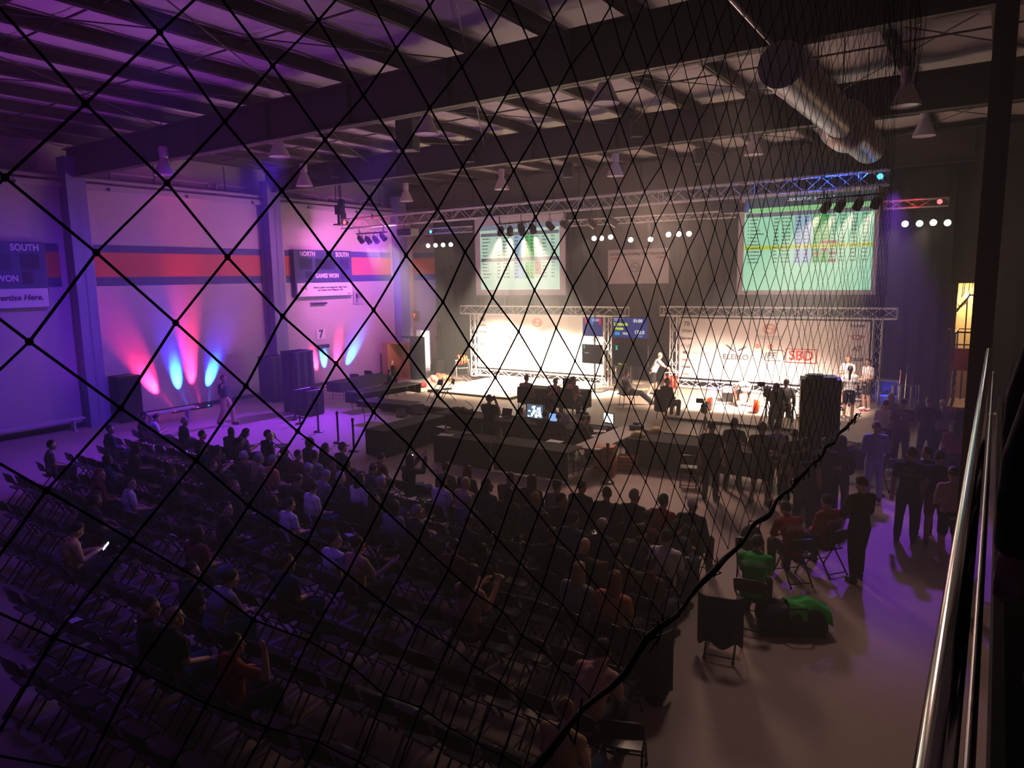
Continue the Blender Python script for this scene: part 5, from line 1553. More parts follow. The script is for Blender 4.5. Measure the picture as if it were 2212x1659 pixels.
t.rotation_euler.z = .0
hp = (-10.69,23.11,1.7)
person('sit_legs_out', (hp[0], hp[1], .4), -.75, 'seated side referee in white shirt with legs stretched out', 'white', 'charcoal', ('short', 'grey'), 0, 'top_long')
padded_chair((hp[0] - .02, hp[1] - .02, .4), -.75, 'black padded chair under the side referee with stretched legs')
hp = (-8.65,21.65,1.58)
person('sit_right', (hp[0], max(hp[1], 20.1), .4), -.35, 'seated official in black with the back to the hall, before the spotter', 'black', 'black', ('short', 'brown'), 0, 'top_long')
padded_chair((hp[0], max(hp[1], 20.1) - .02, .4), -.35, 'black padded chair under the official before the spotter')
o = MB().sheet(lambda u, v: (.27 * math.cos(PI * (1.1 + .8 * u)) , -.16 + .2 * math.sin(PI * (1.1 + .8 * u)), .30 + .72 * v), 12, 6, .02).build('black_jacket', CL['black'], None, True, (hp[0], max(hp[1], 20.1) - .12, .4), -.35)
tag(o, 'black jacket hung over the chair of the official before the spotter', 'jacket')

# ------------------------------------------------------------------ media pit
table((-14.5, 15.75), 2.7, .75, PI / 2, 'laptop table whose cloth covered end faces the barrier posts', skirt='lfb', drop=.73)
for x, l in ((-13.8, 'leftmost'), (-11.85, 'middle'), (-9.9, 'rightmost')):
    table((x, 17.65), 1.9, .75, 0, 'media table nearest the stage, %s of three' % l, skirt='f', drop=.5)
table((-11.65, 15.12), 1.9, .75, 0, 'cluttered table at the hall side of the media pit, black cloth in front', skirt='fl', drop=.74, over='cluttered table')
table((-9.55, 15.22), 2.2, .75, 0, 'bare topped table at the hall side of the media pit', skirt='f', drop=.72)
table((-8.32, 16.95), 2.9, .75, PI / 2, 'pale topped table at the right end of the media pit, orange cases under it', group='tables round the media pit')
table((-6.9, 17.5), 2.0, .95, .05, 'table fully covered in black cloth right of the orange cases', skirt='fblr', drop=.73)
table((-5.0, 17.4), 1.7, .75, 0, 'black clothed table behind the standing dark group', skirt='f', drop=.6)
table((-2.9, 20.6 - 1.6), 1.6, .8, .1, 'grey table heaped with clothes right of the loudspeaker stack', skirt='f', drop=.3)
LAPW = emis('laptop_white', (.95, .95, 1.0), 1.8)
LAPB = emis('laptop_blue', (.25, .45, .9), 1.3)
LAPP = mat('laptop_dull', (.30, .26, .28), .4)
for i, (p, rz, sc, l) in enumerate((((-15.12,16.27,0.76), 1.25, LAPP, 'dull grey laptop on the left table, nearer the barrier posts'), ((-15.15,17.06,0.76), .9, LAPP, 'pale lit laptop on the left table, nearer the stage'),
        ((-12.79,18.28,0.76), .1, None, 'dark laptop right of the standing photographer'), ((-12.34,18.34,0.76), .0, None, 'dark laptop left of the big bright monitor'),
        ((-10.68,18.73,0.76), -.1, LAPB, 'small bright laptop right of the big monitor'), ((-10.34,18.73,0.76), -.5, LAPP, 'pale tilted laptop beside the small bright one'))):
    laptop((p[0], min(p[1], 17.75) if i > 1 else p[1], .755), rz, l, sc)
t = thing('production_monitor', 'big bright picture grid monitor in the middle of the media pit', 'monitor', ((-11.2,18.31,0.76)[0], 17.75, .755), -.1)
MB().box((0, 0, .30), (.62, .04, .42)).build('case', BLACK, t)
MB().box((0, -.022, .30), (.59, .004, .39)).build('picture', emis('grid_dark', (.10, .16, .28), 1.0), t)
b = MB()
r = random.Random(2)
for k in range(24):
    x, z = r.uniform(-.26, .22), r.uniform(.13, .45)
    b.box((x, -.025, z), (r.uniform(.03, .12), .003, r.uniform(.03, .10)))
b.build('picture_tiles', emis('grid_tiles', (.75, .9, 1.0), 1.6), t)
MB().box((0, .02, .05), (.25, .18, .1)).build('foot', BLACK, t)
p = (-9.14,18.48,0.76)
t = thing('white_monitor', 'small white glowing monitor at the right corner of the media pit', 'monitor', (p[0], p[1], .755), -.35)
MB().box((0, 0, .17), (.42, .03, .30)).build('case', BLACK, t)
MB().box((0, -.017, .17), (.39, .004, .27)).build('picture', emis('white_picture', (.95, .97, 1), 1.6), t)
MB().box((0, .02, .02), (.2, .15, .04)).build('foot', BLACK, t)
p = (-8.15,18.22,0.76)
t = thing('equipment_hat', 'dark round cased gadget on the pale table corner', 'equipment', (p[0], p[1], .755))
MB().lathe([(.001, 0), (.2, 0), (.22, .05), (.2, .12), (.1, .13), (.09, .2), (.001, .22)], n=18).build('case', BLACK, t, True)
MB().box((0, -.2, .06), (.2, .04, .05)).build('strap', BLKM, t)
# people in the pit
p = (-12.6,17.01,0)
person('stand_photo', (-11.75, 16.15, 0), .15, 'standing person in grey shirt holding hands up in the media pit', 'charcoal', 'black', ('short', 'black'), 1, 'top_short')
person('stand_photo', (-11.35, 18.75, 0), -.3, 'person behind the laptops raising a camera to the face', 'black', 'black', ('short', 'black'), 1, 'top_long', s=.92)
for i, (hp, l) in enumerate((((-10.41,16.75,1.26), 'left of the big monitor, leaning'), ((-9.76,16.75,1.18), 'in front of the big monitor'), ((-9.12,16.75,1.17), 'right of the small bright laptop'), ((-8.62,16.75,1.16), 'beside the white glowing monitor'), ((-11.1,16.75,1.01), 'behind the two dark laptops'))):
    person(('sit_lean', 'sit', 'sit_lean', 'sit_phone', 'sit')[i], (min(hp[0], -9.05), 16.75 - .1 * (i % 2), 0), -.1 * i, 'seated media worker in dark clothes ' + l, ('black', 'charcoal', 'black', 'navy', 'black')[i], 'black', ('short', ('black', 'brown', 'black', 'brown', 'black')[i]), 0, 'top_long')
    chair((min(hp[0], -9.05), 16.77 - .1 * (i % 2), 0), -.1 * i, 'folding chair under the media worker ' + l, 'folding chairs in the media pit')
# clutter on tables
for i, (p, c, cup, l) in enumerate((((-10.76,15.18,0.76), (.5, .03, .03), True, 'red cup beside the standing photographer'), ((-10.83,15.41,0.76), (.6, .58, .58), False, 'clear water bottle beside the red cup'), ((-14.36,18.04,0.76), (.03, .03, .03), True, 'black cup left of three on the media table by the stage'),
        ((-13.71,17.93,0.76), (.03, .03, .03), True, 'black cup right of three on the media table by the stage'), ((-14.06,17.96,0.76), (.03, .03, .03), True, 'black cup in the middle of three by the stage'), ((-15.6,17.23,0.76), (.5, .5, .55), False, 'clear water bottle between the two left laptops'),
        ((-12.5,15.13,0.76), (.5, .48, .5), False, 'clear water bottle on the cluttered table'), ((-15.29,16.13,0.76), (.4, .4, .5), False, 'clear water bottle at the near end of the left laptop table'))):
    bottle((p[0], p[1], .762), l, c, cup=cup)
for i, (p, rz, l) in enumerate((((-12.31,14.9,0.76), .3, 'white paper at the left of the cluttered table'), ((-9.32,15.71,0.76), .1, 'white paper on the bare topped table'), ((-8.91,17.39,0.76), .5, 'white paper on the pale topped table, upper'), ((-8.91,16.8,0.76), .2, 'white paper on the pale topped table, lower'), ((-13.04,15.68,0.76), -.2, 'white paper lying past the cluttered table'))):
    sheet_of_paper((p[0], p[1], .762), rz, l, .4, .28)
blob_cloth('black_coat', 'coat', 'black coat heaped on the media table near the stage front', (-13.9, 17.7, .755), (.6, .35, .22), CL['black'], 3)
blob_cloth('grey_sweater', 'sweater', 'grey crumpled sweater on the cluttered table', (-11.9, 15.25, .755), (.4, .25, .10), CL['grey'], 4)
t = thing('desk_microphone', 'thin angled microphone on the media table left of the photographer', 'microphone', (*(-13.49,17.7,0.76)[:2], .757))
MB().lathe([(.001, 0), (.07, 0), (.06, .02), (.001, .025)], n=12).build('base', BLACK, t)
MB().tube((0, 0, .02), (0, 0, .25), .01).tube((0, 0, .25), (-.3, 0, .42), .012).build('arm', BLKM, t)
t = thing('storage_crate', 'clear storage crate with odds and ends under the cluttered table', 'crate', (-11.55, 15.2, 0))
MB().box((0, 0, .18), (.55, .4, .34)).build('box', mat('crate_clear', (.4, .34, .34), .25), t)
MB().box((0, 0, .36), (.58, .43, .03)).build('lid', mat('crate_lid', (.55, .46, .44), .4), t)
# orange flight cases and yellow bags under the right table
CASEO = mat('case_orange', (.52, .16, .03), .45)
def flight_case(p, d, rz, label, z=0):
    t = thing('orange_case', label, 'case', (p[0], p[1], z), rz, 'orange equipment cases under the media table')
    MB().box((0, 0, d[2] / 2), d).build('shell', CASEO, t)
    MB().box((0, 0, d[2] * .62), (d[0] + .01, d[1] + .01, .015)).build('seam', mat('case_dark', (.12, .04, .015), .5), t)
    MB().path([(-.10, -d[1] / 2, d[2] * .4), (-.10, -d[1] / 2 - .04, d[2] * .4), (.10, -d[1] / 2 - .04, d[2] * .4), (.10, -d[1] / 2, d[2] * .4)], .012, 6).build('handle', BLKM, t)
    for s in (-1, 1):
        MB().box((s * d[0] * .3, -d[1] / 2 - .008, d[2] * .62), (.05, .02, .07)).build('latch', BLKM, t)
flight_case((-8.0, 15.95), (.52, .40, .38), .2, 'orange equipment case lowest and nearest the hall')
flight_case((-7.72, 16.75), (.52, .40, .36), .3, 'orange equipment case second from the hall, on the floor')
flight_case((-8.0, 15.97), (.5, .38, .36), .25, 'orange equipment case stacked on the nearest one', .40)
flight_case((-7.35, 18.6), (.5, .4, .5), .1, 'orange equipment case behind the black covered table')
YEL_B = mat('yellow_vinyl', (.50, .36, .08), .5)
for i, p in enumerate(((-7.72, 17.35), (-7.5, 18.05))):
    t = thing('yellow_tube_bag', 'tall yellow padded roll standing by the orange cases, ' + ('nearer' if i == 0 else 'farther'), 'bag', (p[0], p[1], 0), 0, 'yellow padded rolls')
    MB().lathe([(.001, 0), (.2, .02), (.22, .1), (.21, .7), (.19, .82), (.1, .9), (.001, .91)], n=18).build('padding', YEL_B, t, True)
    MB().lathe([(.222, .3), (.228, .32), (.228, .36), (.222, .38)], n=18).build('strap', BLACK, t)
# cameras and tripods on the right
p = (-6.63,18.89,0)
tripod((p[0], p[1] + .6, 0), 1.15, 'black tripod with a wrapped video camera right of the covered table')
video_camera((p[0], p[1] + .6, 1.17), .15, 'wrapped video camera on the tripod right of the covered table', 1.3)
p = (-5.4,20.84,0)
tripod((p[0], p[1] + .4, 0), 1.45, 'tall tripod of the camera operator before the right platform')
video_camera((p[0], p[1] + .4, 1.47), .2, 'shoulder video camera with viewfinder held up by the operator', 1.4)
person('stand_photo', (*(-5.25,21.67,0)[:2], 0), .15, 'standing camera operator in black before the right platform', 'black', 'charcoal', ('short', 'black'), 0, 'top_long', s=1.03)
person('stand', (*(-5.32,23.17,0)[:2], 0), .3, 'person in dark vest and pale sleeves beside the camera operator', 'grey', 'black', ('short', 'brown'), 0, 'top_long', s=.98)
p = (-4.69,21.4,0)
tripod((p[0], p[1], 0), 1.3, 'tripod standing between the operator and the loudspeaker stack')
# loudspeaker stack
t = thing('loudspeaker_stack', 'tall black loudspeaker stack before the right platform', 'loudspeaker', (-3.06, 16.4, 0), .25)
MB().box((0, 0, .62), (.86, .8, 1.24)).build('subwoofer', BLACK, t)
MB().box((0, 0, 2.0), (.80, .62, 1.5)).build('cabinet', BLACK, t)
MB().box((0, 0, 2.77), (.62, .5, .05)).box((-.1, 0, 2.81), (.3, .3, .04)).build('top_plate', BLKM, t)
MB().path([(.40, -.2, 2.1), (.46, -.2, 2.1), (.46, .1, 2.1), (.40, .1, 2.1)], .015, 6).path([(-.40, -.2, 1.9), (-.46, -.2, 1.9), (-.46, .1, 1.9), (-.40, .1, 1.9)], .015, 6).build('handle', BLKM, t)
for i in range(7):
    r = random.Random(60 + i)
    blob_cloth('folded_garment', 'garment', ('white', 'red', 'grey', 'pale', 'dark red', 'black', 'tan')[i] + ' garment in the heap on the grey table, ' + ('left edge', 'centre', 'front', 'back', 'right', 'far right', 'far left')[i], (-2.9 + (-.55, 0, .1, -.1, .45, .6, -.6)[i], 19.0 + (0, .05, -.25, .25, .05, -.2, .2)[i], .757),
               (.26, .2, .10), CL[('white', 'red', 'grey', 'pink', 'maroon', 'black', 'tan')[i]], 70 + i, 'garments on the grey table')
for i, (p, c) in enumerate((((-3.46,25.9,0.4), 'red'), ((-3.48,24.94,0.4), 'white'))):
    t = thing('sports_shoe', c + ' sports shoe pair left on the stage edge behind the clothes table', 'shoe', (p[0], p[1], .4), .4, 'shoes on the stage edge')
    for s in (-1, 1):
        MB().cap((s * .07, -.08, .05), (s * .07, .10, .035), .045, .036).build('shoe_upper', CL[c], t, True)
        MB().box((s * .07, .01, .012), (.085, .28, .024)).build('sole', CL['white'], t)

# ------------------------------------------------------------------ standing groups on the right
LWHITE = mat('shirt_print_white', (.62, .58, .60), .6)
LDIM = mat('shirt_print_dim', (.16, .15, .15), .6)
G1 = 'dark standing group in the middle right'
def at0(p):
    return (p[0], p[1], 0)
person('stand', at0((-5.06,15.33,0)), .05, 'standing person in black with faint back print, leftmost of the dark group', 'black', 'black', ('buzz', 'black'), 1, s=1.02, group=G1, lettering=[('TEAM', .08, .07, LDIM, 0)])
person('stand_cross', at0((-4.84,16.27,0)), .1, 'shorter person in dark top between two dark standing figures', 'charcoal', 'black', ('short', 'black'), 1, s=.98, group=G1)
person('stand_cross', at0((-4.02,15.51,0)), -.05, 'big person in dark shirt and shorts with bare calves', 'black', 'black', ('short', 'brown'), 0, 'top_short', 'bottom_short', s=1.05, group=G1, lettering=[('STRENGTH', .06, .06, LDIM, 0)])
person('stand', at0((-3.86,16.16,0)), .1, 'person with a purple lit sleeve right of the bare calves', 'lightblue', 'black', ('short', 'black'), 0, s=1.0, group=G1)
person('stand', at0((-2.92,14.5,0)), .05, 'tall dark standing person in front of the loudspeaker stack, left', 'black', 'black', ('short', 'black'), 1, s=1.04, group=G1, lettering=[('CREW', .05, .07, LDIM, 0)])
person('stand_cross', at0((-2.65,15.03,0)), .3, 'dark standing person with striped pale sleeve before the loudspeaker stack', 'charcoal', 'black', ('short', 'black'), 0, s=1.0, group=G1)
person('stand_turn', at0((-2.44,15.53,0)), -.2, 'dark standing person right of the loudspeaker stack, turned aside', 'black', 'black', ('long', 'black'), 0, 'top_long', s=.98, group=G1)
person('stand', at0((-3.36,15.55,0)), .0, 'dark standing person half hidden left of the loudspeaker stack', 'charcoal', 'navy', ('buzz', 'brown'), 0, s=1.0, group=G1)
person('stand_fold', at0((-2,17.04,0)), .35, 'standing person in pale blue lit shirt and pale trousers', 'lightblue', 'lightblue', ('short', 'auburn'), 0, 'top_long', s=1.02, group=None)
G2 = 'standing group at the far right by the railing'
person('stand_fold', at0((-1.81,20.29,0)), .15, 'standing person in dark red shirt lettered A7', 'maroon', 'black', ('buzz', 'brown'), 0, s=1.04, group=G2, lettering=[('A7', .03, .15, LWHITE, .2), ('BIG CREW', .14, .05, LWHITE, 0)])
person('stand_cross', at0((-1.27,20.71,0)), .05, 'big standing person in dark navy shirt right of the red A7 shirt', 'navy', 'black', ('buzz', 'auburn'), 0, s=1.06, group=G2)
person('stand_fold', at0((-0.98,21.2,0)), .6, 'white haired standing person with pale arms', 'lightblue', 'black', ('short', 'white'), 0, s=.98, group=G2)
person('stand_fold', at0((-2.25,20.78,0)), -.2, 'dark haired person bending over the clothes table', 'white', 'black', ('short', 'brown'), 0, s=.95, group=G2)
person('stand', at0((-2.26,21.97,0)), .2, 'fair haired person between the clothes table and red A7 shirt', 'grey', 'black', ('bob', 'blonde'), 0, s=.96, group=G2)
person('stand_cross', at0((-0.43,21.09,0)), .3, 'dark standing person nearest the lift, beside the railing', 'black', 'navy', ('short', 'black'), 1, 'top_long', s=1.06, group=G2)
person('stand_fold', at0((-0.59,18.63,0)), .3, 'standing person with long dark hair and red top', 'red', 'black', ('long', 'black'), 0, s=.95, group=G2)
person('stand_turn', at0((-1.13,14.72,0)), .05, 'standing person in black with pale grey back print', 'black', 'black', ('short', 'black'), 1, s=1.03, group=G2, lettering=[('MEN\nTEAM 18', .06, .10, LDIM, 0)])
person('stand_turn', at0((-0.91,15.32,0)), .5, 'slim standing person with face turned left behind the grey print', 'charcoal', 'black', ('short', 'brown'), 0, 'top_short', 'bottom_long', s=.98, group=G2, eyes=True)
person('stand', at0((-0.68,14.75,0)), .0, 'standing person in dark cap and knee shorts', 'black', 'maroon', ('buzz', 'black'), 1, 'top_short', 'bottom_short', s=1.02, group=G2, cap='navy')
person('stand_fold', at0((-0.42,13.87,0)), .4, 'standing person in pale pink top and white hem at the railing', 'pink', 'black', ('short', 'brown'), 0, 'top_short', 'bottom_short', SHOEW, s=.98, group=G2)
person('bag', at0((-1.61,12.35,0)), .75, 'standing person in black tracksuit holding a white towel', 'black', 'black', ('short', 'black'), 0, 'top_long', s=1.0)
o = blob_cloth('white_towel', 'towel', 'white towel in the arms of the person in black tracksuit', ((-1.61,12.35,0)[0] - .16, (-1.61,12.35,0)[1] + .20, .98), (.14, .12, .36), CL['white'], 9)
chair(at0((-1.77,18.17,0)), .6, 'folding chair between the pale blue person and the grey print', 'scattered folding chairs before the stage')
chair(at0((-5.87,16.17,0)), .3, 'folding chair left of the dark standing group', 'scattered folding chairs before the stage')

# ------------------------------------------------------------------ audience: rows of folding chairs
ROWS = [11.05, 10.22, 9.42, 8.62, 7.76, 6.92, 5.95, 5.06, 4.2, 3.36]
X0 = [-3.95, -3.9, -3.75, -3.65, -3.75, -3.3, -3.16, -2.95, -2.9, -2.9]
NS = [33, 32, 31, 31, 30, 30, 26, 22, 17, 13]
PITCH = .52
AUD = [  # head position in metres, pose, top, hair kind, hair colour, skin, cap, sleeves, what singles them out
 ((-3.35,10.8,1.3), 'sit', 'black', 'buzz', 'grey', 1, 'white', 'top_long', 'spectator in white cap and black jacket lettered JAPAN'),
 ((-4.45,11.06,1.3), 'sit', 'red', 'short', 'black', 1, None, 'top_long', 'dark haired spectator in red jacket with pale shoulder stripes'),
 ((-4.93,11.28,1.3), 'sit', 'black', 'short', 'grey', 0, None, 'top_long', 'grey haired spectator in black jacket left of the red jacket'),
 ((-5.52,11.43,1.3), 'sit_left', 'black', 'short', 'black', 0, 'black', 'top_long', 'spectator in black peaked cap, looking left'),
 ((-5.98,11.45,1.3), 'sit', 'black', 'buzz', 'brown', 0, None, 'top_long', 'close cropped spectator in dark hooded jacket by the barrier post'),
 ((-6.39,11.06,1.3), 'sit', 'grey', 'bun', 'black', 0, None, 'top_short', 'spectator with dark bun and grey shirt'),
 ((-6.91,10.93,1.3), 'sit', 'charcoal', 'long', 'brown', 0, None, 'top_long', 'long haired spectator in front of the dark table cloth'),
 ((-6.71,10.16,1.3), 'sit', 'navy', 'short', 'blonde', 0, None, 'top_long', 'fair haired spectator in navy behind the long hair'),
 ((-7.1,10.22,1.3), 'sit', 'black', 'long', 'black', 0, None, 'top_long', 'spectator with long black hair, centre of the crowd'),
 ((-7.59,10.4,1.3), 'sit_right', 'navy', 'bob', 'black', 0, None, 'top_long', 'spectator with dark bobbed hair and navy jacket'),
 ((-7.99,10.22,1.3), 'sit', 'pink', 'bald', '', 0, None, 'top_short', 'bald spectator in pale pink shirt'),
 ((-8.4,10.06,1.3), 'sit', 'white', 'short', 'black', 1, None, 'top_short', 'dark haired spectator in white shirt left of the bald head'),
 ((-8.59,10.75,1.3), 'sit', 'black', 'long', 'brown', 0, None, 'top_long', 'long haired spectator in black ahead of the bald head'),
 ((-10.31,10.94,1.3), 'sit_photo', 'black', 'long', 'black', 0, None, 'top_long', 'long haired spectator filming with a raised lit phone'),
 ((-9.37,9.72,1.3), 'sit', 'black', 'short', 'grey', 0, None, 'top_long', 'grey haired spectator behind the filming one'),
 ((-9.81,9.51,1.3), 'sit', 'white', 'bob', 'black', 0, None, 'top_long', 'round dark haired spectator in white coat'),
 ((-10.14,9.25,1.3), 'sit', 'charcoal', 'short', 'white', 0, None, 'top_long', 'white haired spectator in dark top'),
 ((-10.32,8.98,1.3), 'sit_left', 'white', 'short', 'brown', 0, None, 'top_short', 'brown haired spectator in white top left of the white haired one'),
 ((-12.44,10.83,1.3), 'sit', 'black', 'short', 'brown', 0, 'black', 'top_long', 'spectator in dark cap in the front row'),
 ((-13.19,10.85,1.3), 'sit', 'navy', 'hood', 'brown', 0, None, 'top_long', 'hooded spectator in navy in the front row'),
 ((-12.72,9.63,1.3), 'sit', 'orange', 'short', 'grey', 0, None, 'top_short', 'grey haired spectator in orange shirt, right of three grey heads'),
 ((-13.05,9.54,1.3), 'sit', 'tan', 'short', 'grey', 0, None, 'top_long', 'grey haired spectator in tan jacket, middle of three grey heads'),
 ((-13.67,9.44,1.3), 'sit', 'brown', 'short', 'white', 0, None, 'top_long', 'white haired spectator in brown jacket, left of three grey heads'),
 ((-14.91,10.91,1.3), 'sit_right', 'black', 'short', 'black', 0, None, 'top_short', 'dark haired spectator in black beside the lone empty chair'),
 ((-15.98,10.94,1.3), 'sit_phone', 'grey', 'long', 'black', 0, None, 'top_short', 'long haired spectator in grey looking at a device'),
 ((-14.95,9.64,1.3), 'sit_right', 'charcoal', 'bun', 'brown', 0, None, 'top_short', 'spectator with hair tied up, left of the white haired one'),
 ((-16.46,10.02,1.3), 'sit', 'black', 'buzz', 'black', 0, None, 'top_long', 'broad spectator with close cropped hair in black'),
 ((-18.63,10.9,1.3), 'sit_right', 'black', 'short', 'grey', 0, None, 'top_long', 'grey haired spectator in black at the red lit floor'),
 ((-20.29,11.09,1.3), 'sit_phone', 'white', 'short', 'brown', 0, None, 'top_short', 'spectator in white shirt bending beside the capped one'),
 ((-20.53,10.78,1.3), 'sit_right', 'navy', 'short', 'black', 0, 'navy', 'top_long', 'spectator in dark cap before the wall bench'),
 ((-18.93,7.59,1.3), 'sit', 'grey', 'short', 'black', 0, None, 'top_short', 'spectator in grey shirt seated far left near the wall'),
 ((-20.05,9.28,1.3), 'sit_right', 'navy', 'short', 'brown', 0, None, 'top_long', 'spectator in navy seated at the black wall loudspeaker'),
 ((-14.74,7.02,1.3), 'sit_right', 'maroon', 'short', 'auburn', 0, None, 'top_long', 'red lit spectator in maroon left of the kid in grey'),
 ((-13.47,6.97,1.3), 'sit_right', 'white', 'short', 'brown', 0, None, 'top_short', 'young spectator in pale shirt turned to the stage at left'),
 ((-12.04,5.29,1.3), 'sit_phone', 'yellow', 'short', 'black', 1, None, 'top_short', 'spectator in yellow shirt looking at a lit phone'),
 ((-9.94,7.97,1.3), 'sit', 'white', 'short', 'brown', 0, None, 'top_short', 'brown haired spectator in white hooded top'),
 ((-11.81,8.17,1.3), 'sit_right', 'charcoal', 'short', 'auburn', 0, None, 'top_long', 'reddish haired spectator with face turned right'),
 ((-10.4,6.85,1.3), 'sit_right', 'black', 'short', 'black', 0, None, 'top_long', 'spectator in black whose pale face is turned right'),
 ((-8.21,6.88,1.3), 'sit_right', 'white', 'short', 'black', 0, None, 'top_short', 'spectator in white shirt with chin beard, turned right'),
 ((-7.22,6.83,1.3), 'sit_talk', 'tan', 'buzz', 'brown', 0, None, 'top_short', 'spectator in tan shirt with shoulder strap, hand raised in talk'),
 ((-7.59,6.05,1.3), 'sit_right', 'navy', 'short', 'brown', 0, None, 'top_short', 'spectator in navy reaching out towards the tan shirt'),
 ((-5.64,6.91,1.3), 'sit_read', 'pink', 'long', 'brown', 0, None, 'top_short', 'long haired spectator holding up a white paper'),
 ((-8.1,8.82,1.3), 'sit_left', 'grey', 'long', 'brown', 0, None, 'top_long', 'long haired spectator in grey top, right of a turned face'),
 ((-8.52,8.78,1.3), 'sit_right', 'black', 'long', 'brown', 0, None, 'top_short', 'long haired spectator whose face is turned right'),
 ((-8.6,4.9,1.3), 'sit_right', 'charcoal', 'short', 'black', 0, None, 'top_short', 'spectator in glasses with head tipped up, left crowd'),
 ((-8.07,4.92,1.3), 'sit_lean', 'grey', 'short', 'brown', 0, None, 'top_short', 'slouching spectator in grey next to the tipped up head'),
 ((-7.59,4.07,1.3), 'sit_reach', 'black', 'buzz', 'blonde', 0, None, 'top_short', 'crop haired spectator with arm stretched along the chairs'),
 ((-7.87,4.32,1.3), 'sit_right', 'charcoal', 'short', 'brown', 0, None, 'top_short', 'spectator in profile behind the stretched arm'),
 ((-6.66,3.98,1.3), 'sit_hand_up', 'red', 'short', 'black', 0, None, 'top_short', 'spectator in red shirt with raised hand and wrist watch'),
 ((-4.75,8.56,1.3), 'sit_phone', 'black', 'bald', '', 0, None, 'top_long', 'bald spectator in black holding a lit phone'),
 ((-3.77,9.71,1.3), 'sit', 'white', 'short', 'black', 1, None, 'top_short', 'spectator in white shirt seated left of the green shirt'),
 ((-3.13,9.66,1.3), 'sit_lean', 'charcoal', 'short', 'black', 0, None, 'top_long', 'spectator in dark jacket right beside the green shirt'),
 ((-4.19,7.72,1.3), 'sit', 'grey', 'long', 'blonde', 0, None, 'top_short', 'spectator with long fair hair in grey shirt'),
 ((-3.7,7.56,1.3), 'sit', 'orange', 'long', 'auburn', 0, None, 'top_short', 'spectator with long auburn hair in orange top'),
 ((-3.15,6.09,1.3), 'sit_lean', 'pink', 'short', 'black', 0, None, 'top_short', 'spectator in pale pink shirt with hanging head near the aisle'),
 ((-3.11,4.71,1.3), 'sit_left', 'tan', 'buzz', 'auburn', 0, None, 'top_tank', 'crop haired spectator with bare shoulder at the bottom of the photo'),
]
taken = {}
def seat_xy(r, k):
    return X0[r] - PITCH * k, ROWS[r] + .03 * math.sin(k * 1.7 + r)
for a in AUD:
    hx, hy = a[0][0], a[0][1]
    best = min(((abs(ROWS[r] + .03 - hy) * 1.2 + abs(X0[r] - PITCH * k - hx), r, k) for r in range(10) for k in range(NS[r]) if (r, k) not in taken))
    taken[(best[1], best[2])] = a
GA = 'audience on the folding chairs'
def seat_phrase(r, k):
    return '%s seat from the aisle, %s row' % (ORD[k], ORD[r])
names_seen = {}
for (r, k), a in list(taken.items()):
    x, y = seat_xy(r, k)
    lt = None
    if 'JAPAN' in a[8]:
        lt = [('JAPAN', .05, .12, LWHITE, .2)]
    t = person(a[1], (x, y, 0), (-.25 if x < -9 else -.12) * (1 if k % 3 else .6), a[8], a[2], random.choice(['black', 'denim', 'charcoal', 'navy']), (a[3], a[4] or 'black'), a[5], a[7], group=GA, s=random.uniform(.96, 1.03), cap=a[6], eyes=a[1] in ('sit_right', 'sit_left', 'sit_reach', 'sit_hand_up'), lettering=lt)
    taken[(r, k)] = t
# the rest of the crowd, dim figures between those named above
rf = random.Random(21)
DENS = [.66, .66, .62, .56, .34, .18, .06, .03, .0, .0]
colw = {'black': 'black', 'charcoal': 'charcoal', 'navy': 'navy', 'denim': 'dark blue', 'brown': 'brown', 'maroon': 'maroon', 'grey': 'grey'}
for r in range(10):
    for k in range(NS[r]):
        if (r, k) in taken:
            continue
        x, y = seat_xy(r, k)
        d = DENS[r] * (1 if x > -14.3 else .22)
        if rf.random() > d or (r >= 4 and k < 3):
            continue
        if (r, k - 1) in taken and (r, k + 1) in taken and rf.random() < .5:
            continue
        top = rf.choice(['black', 'black', 'charcoal', 'navy', 'charcoal', 'denim', 'brown', 'maroon', 'grey'])
        hk, hc = rf.choice([('short', 'black'), ('short', 'brown'), ('long', 'black'), ('long', 'brown'), ('buzz', 'brown'), ('bob', 'brown'), ('short', 'grey'), ('ponytail', 'black')])
        ps = rf.choice(['sit', 'sit', 'sit_lean', 'sit_phone', 'sit_cross', 'sit_left', 'sit_right'])
        kind = {'short': 'short haired', 'long': 'long haired', 'buzz': 'crop haired', 'bob': 'bob haired', 'ponytail': 'ponytailed'}[hk]
        taken[(r, k)] = person(ps, (x, y, 0), rf.uniform(-.3, .1), '%s spectator in %s, %s' % (kind, colw[top], seat_phrase(r, k)), top, rf.choice(['black', 'denim', 'charcoal']), (hk, hc), rf.choice([0, 0, 0, 1, 2]), rf.choice(['top_long', 'top_short']), group=GA, s=rf.uniform(.93, 1.03))
for r in range(10):
    for k in range(NS[r]):
        x, y = seat_xy(r, k)
        if (r == 8 and k < 2) or (r == 9 and k < 4):
            continue
        occ = (r, k) in taken
        chair((x, y, 0), (taken[(r, k)].rotation_euler.z * .5 if occ else rf.uniform(-.06, .06)), ('black folding chair under a spectator, ' if occ else 'empty black folding chair, ') + seat_phrase(r, k), 'rows of audience folding chairs')
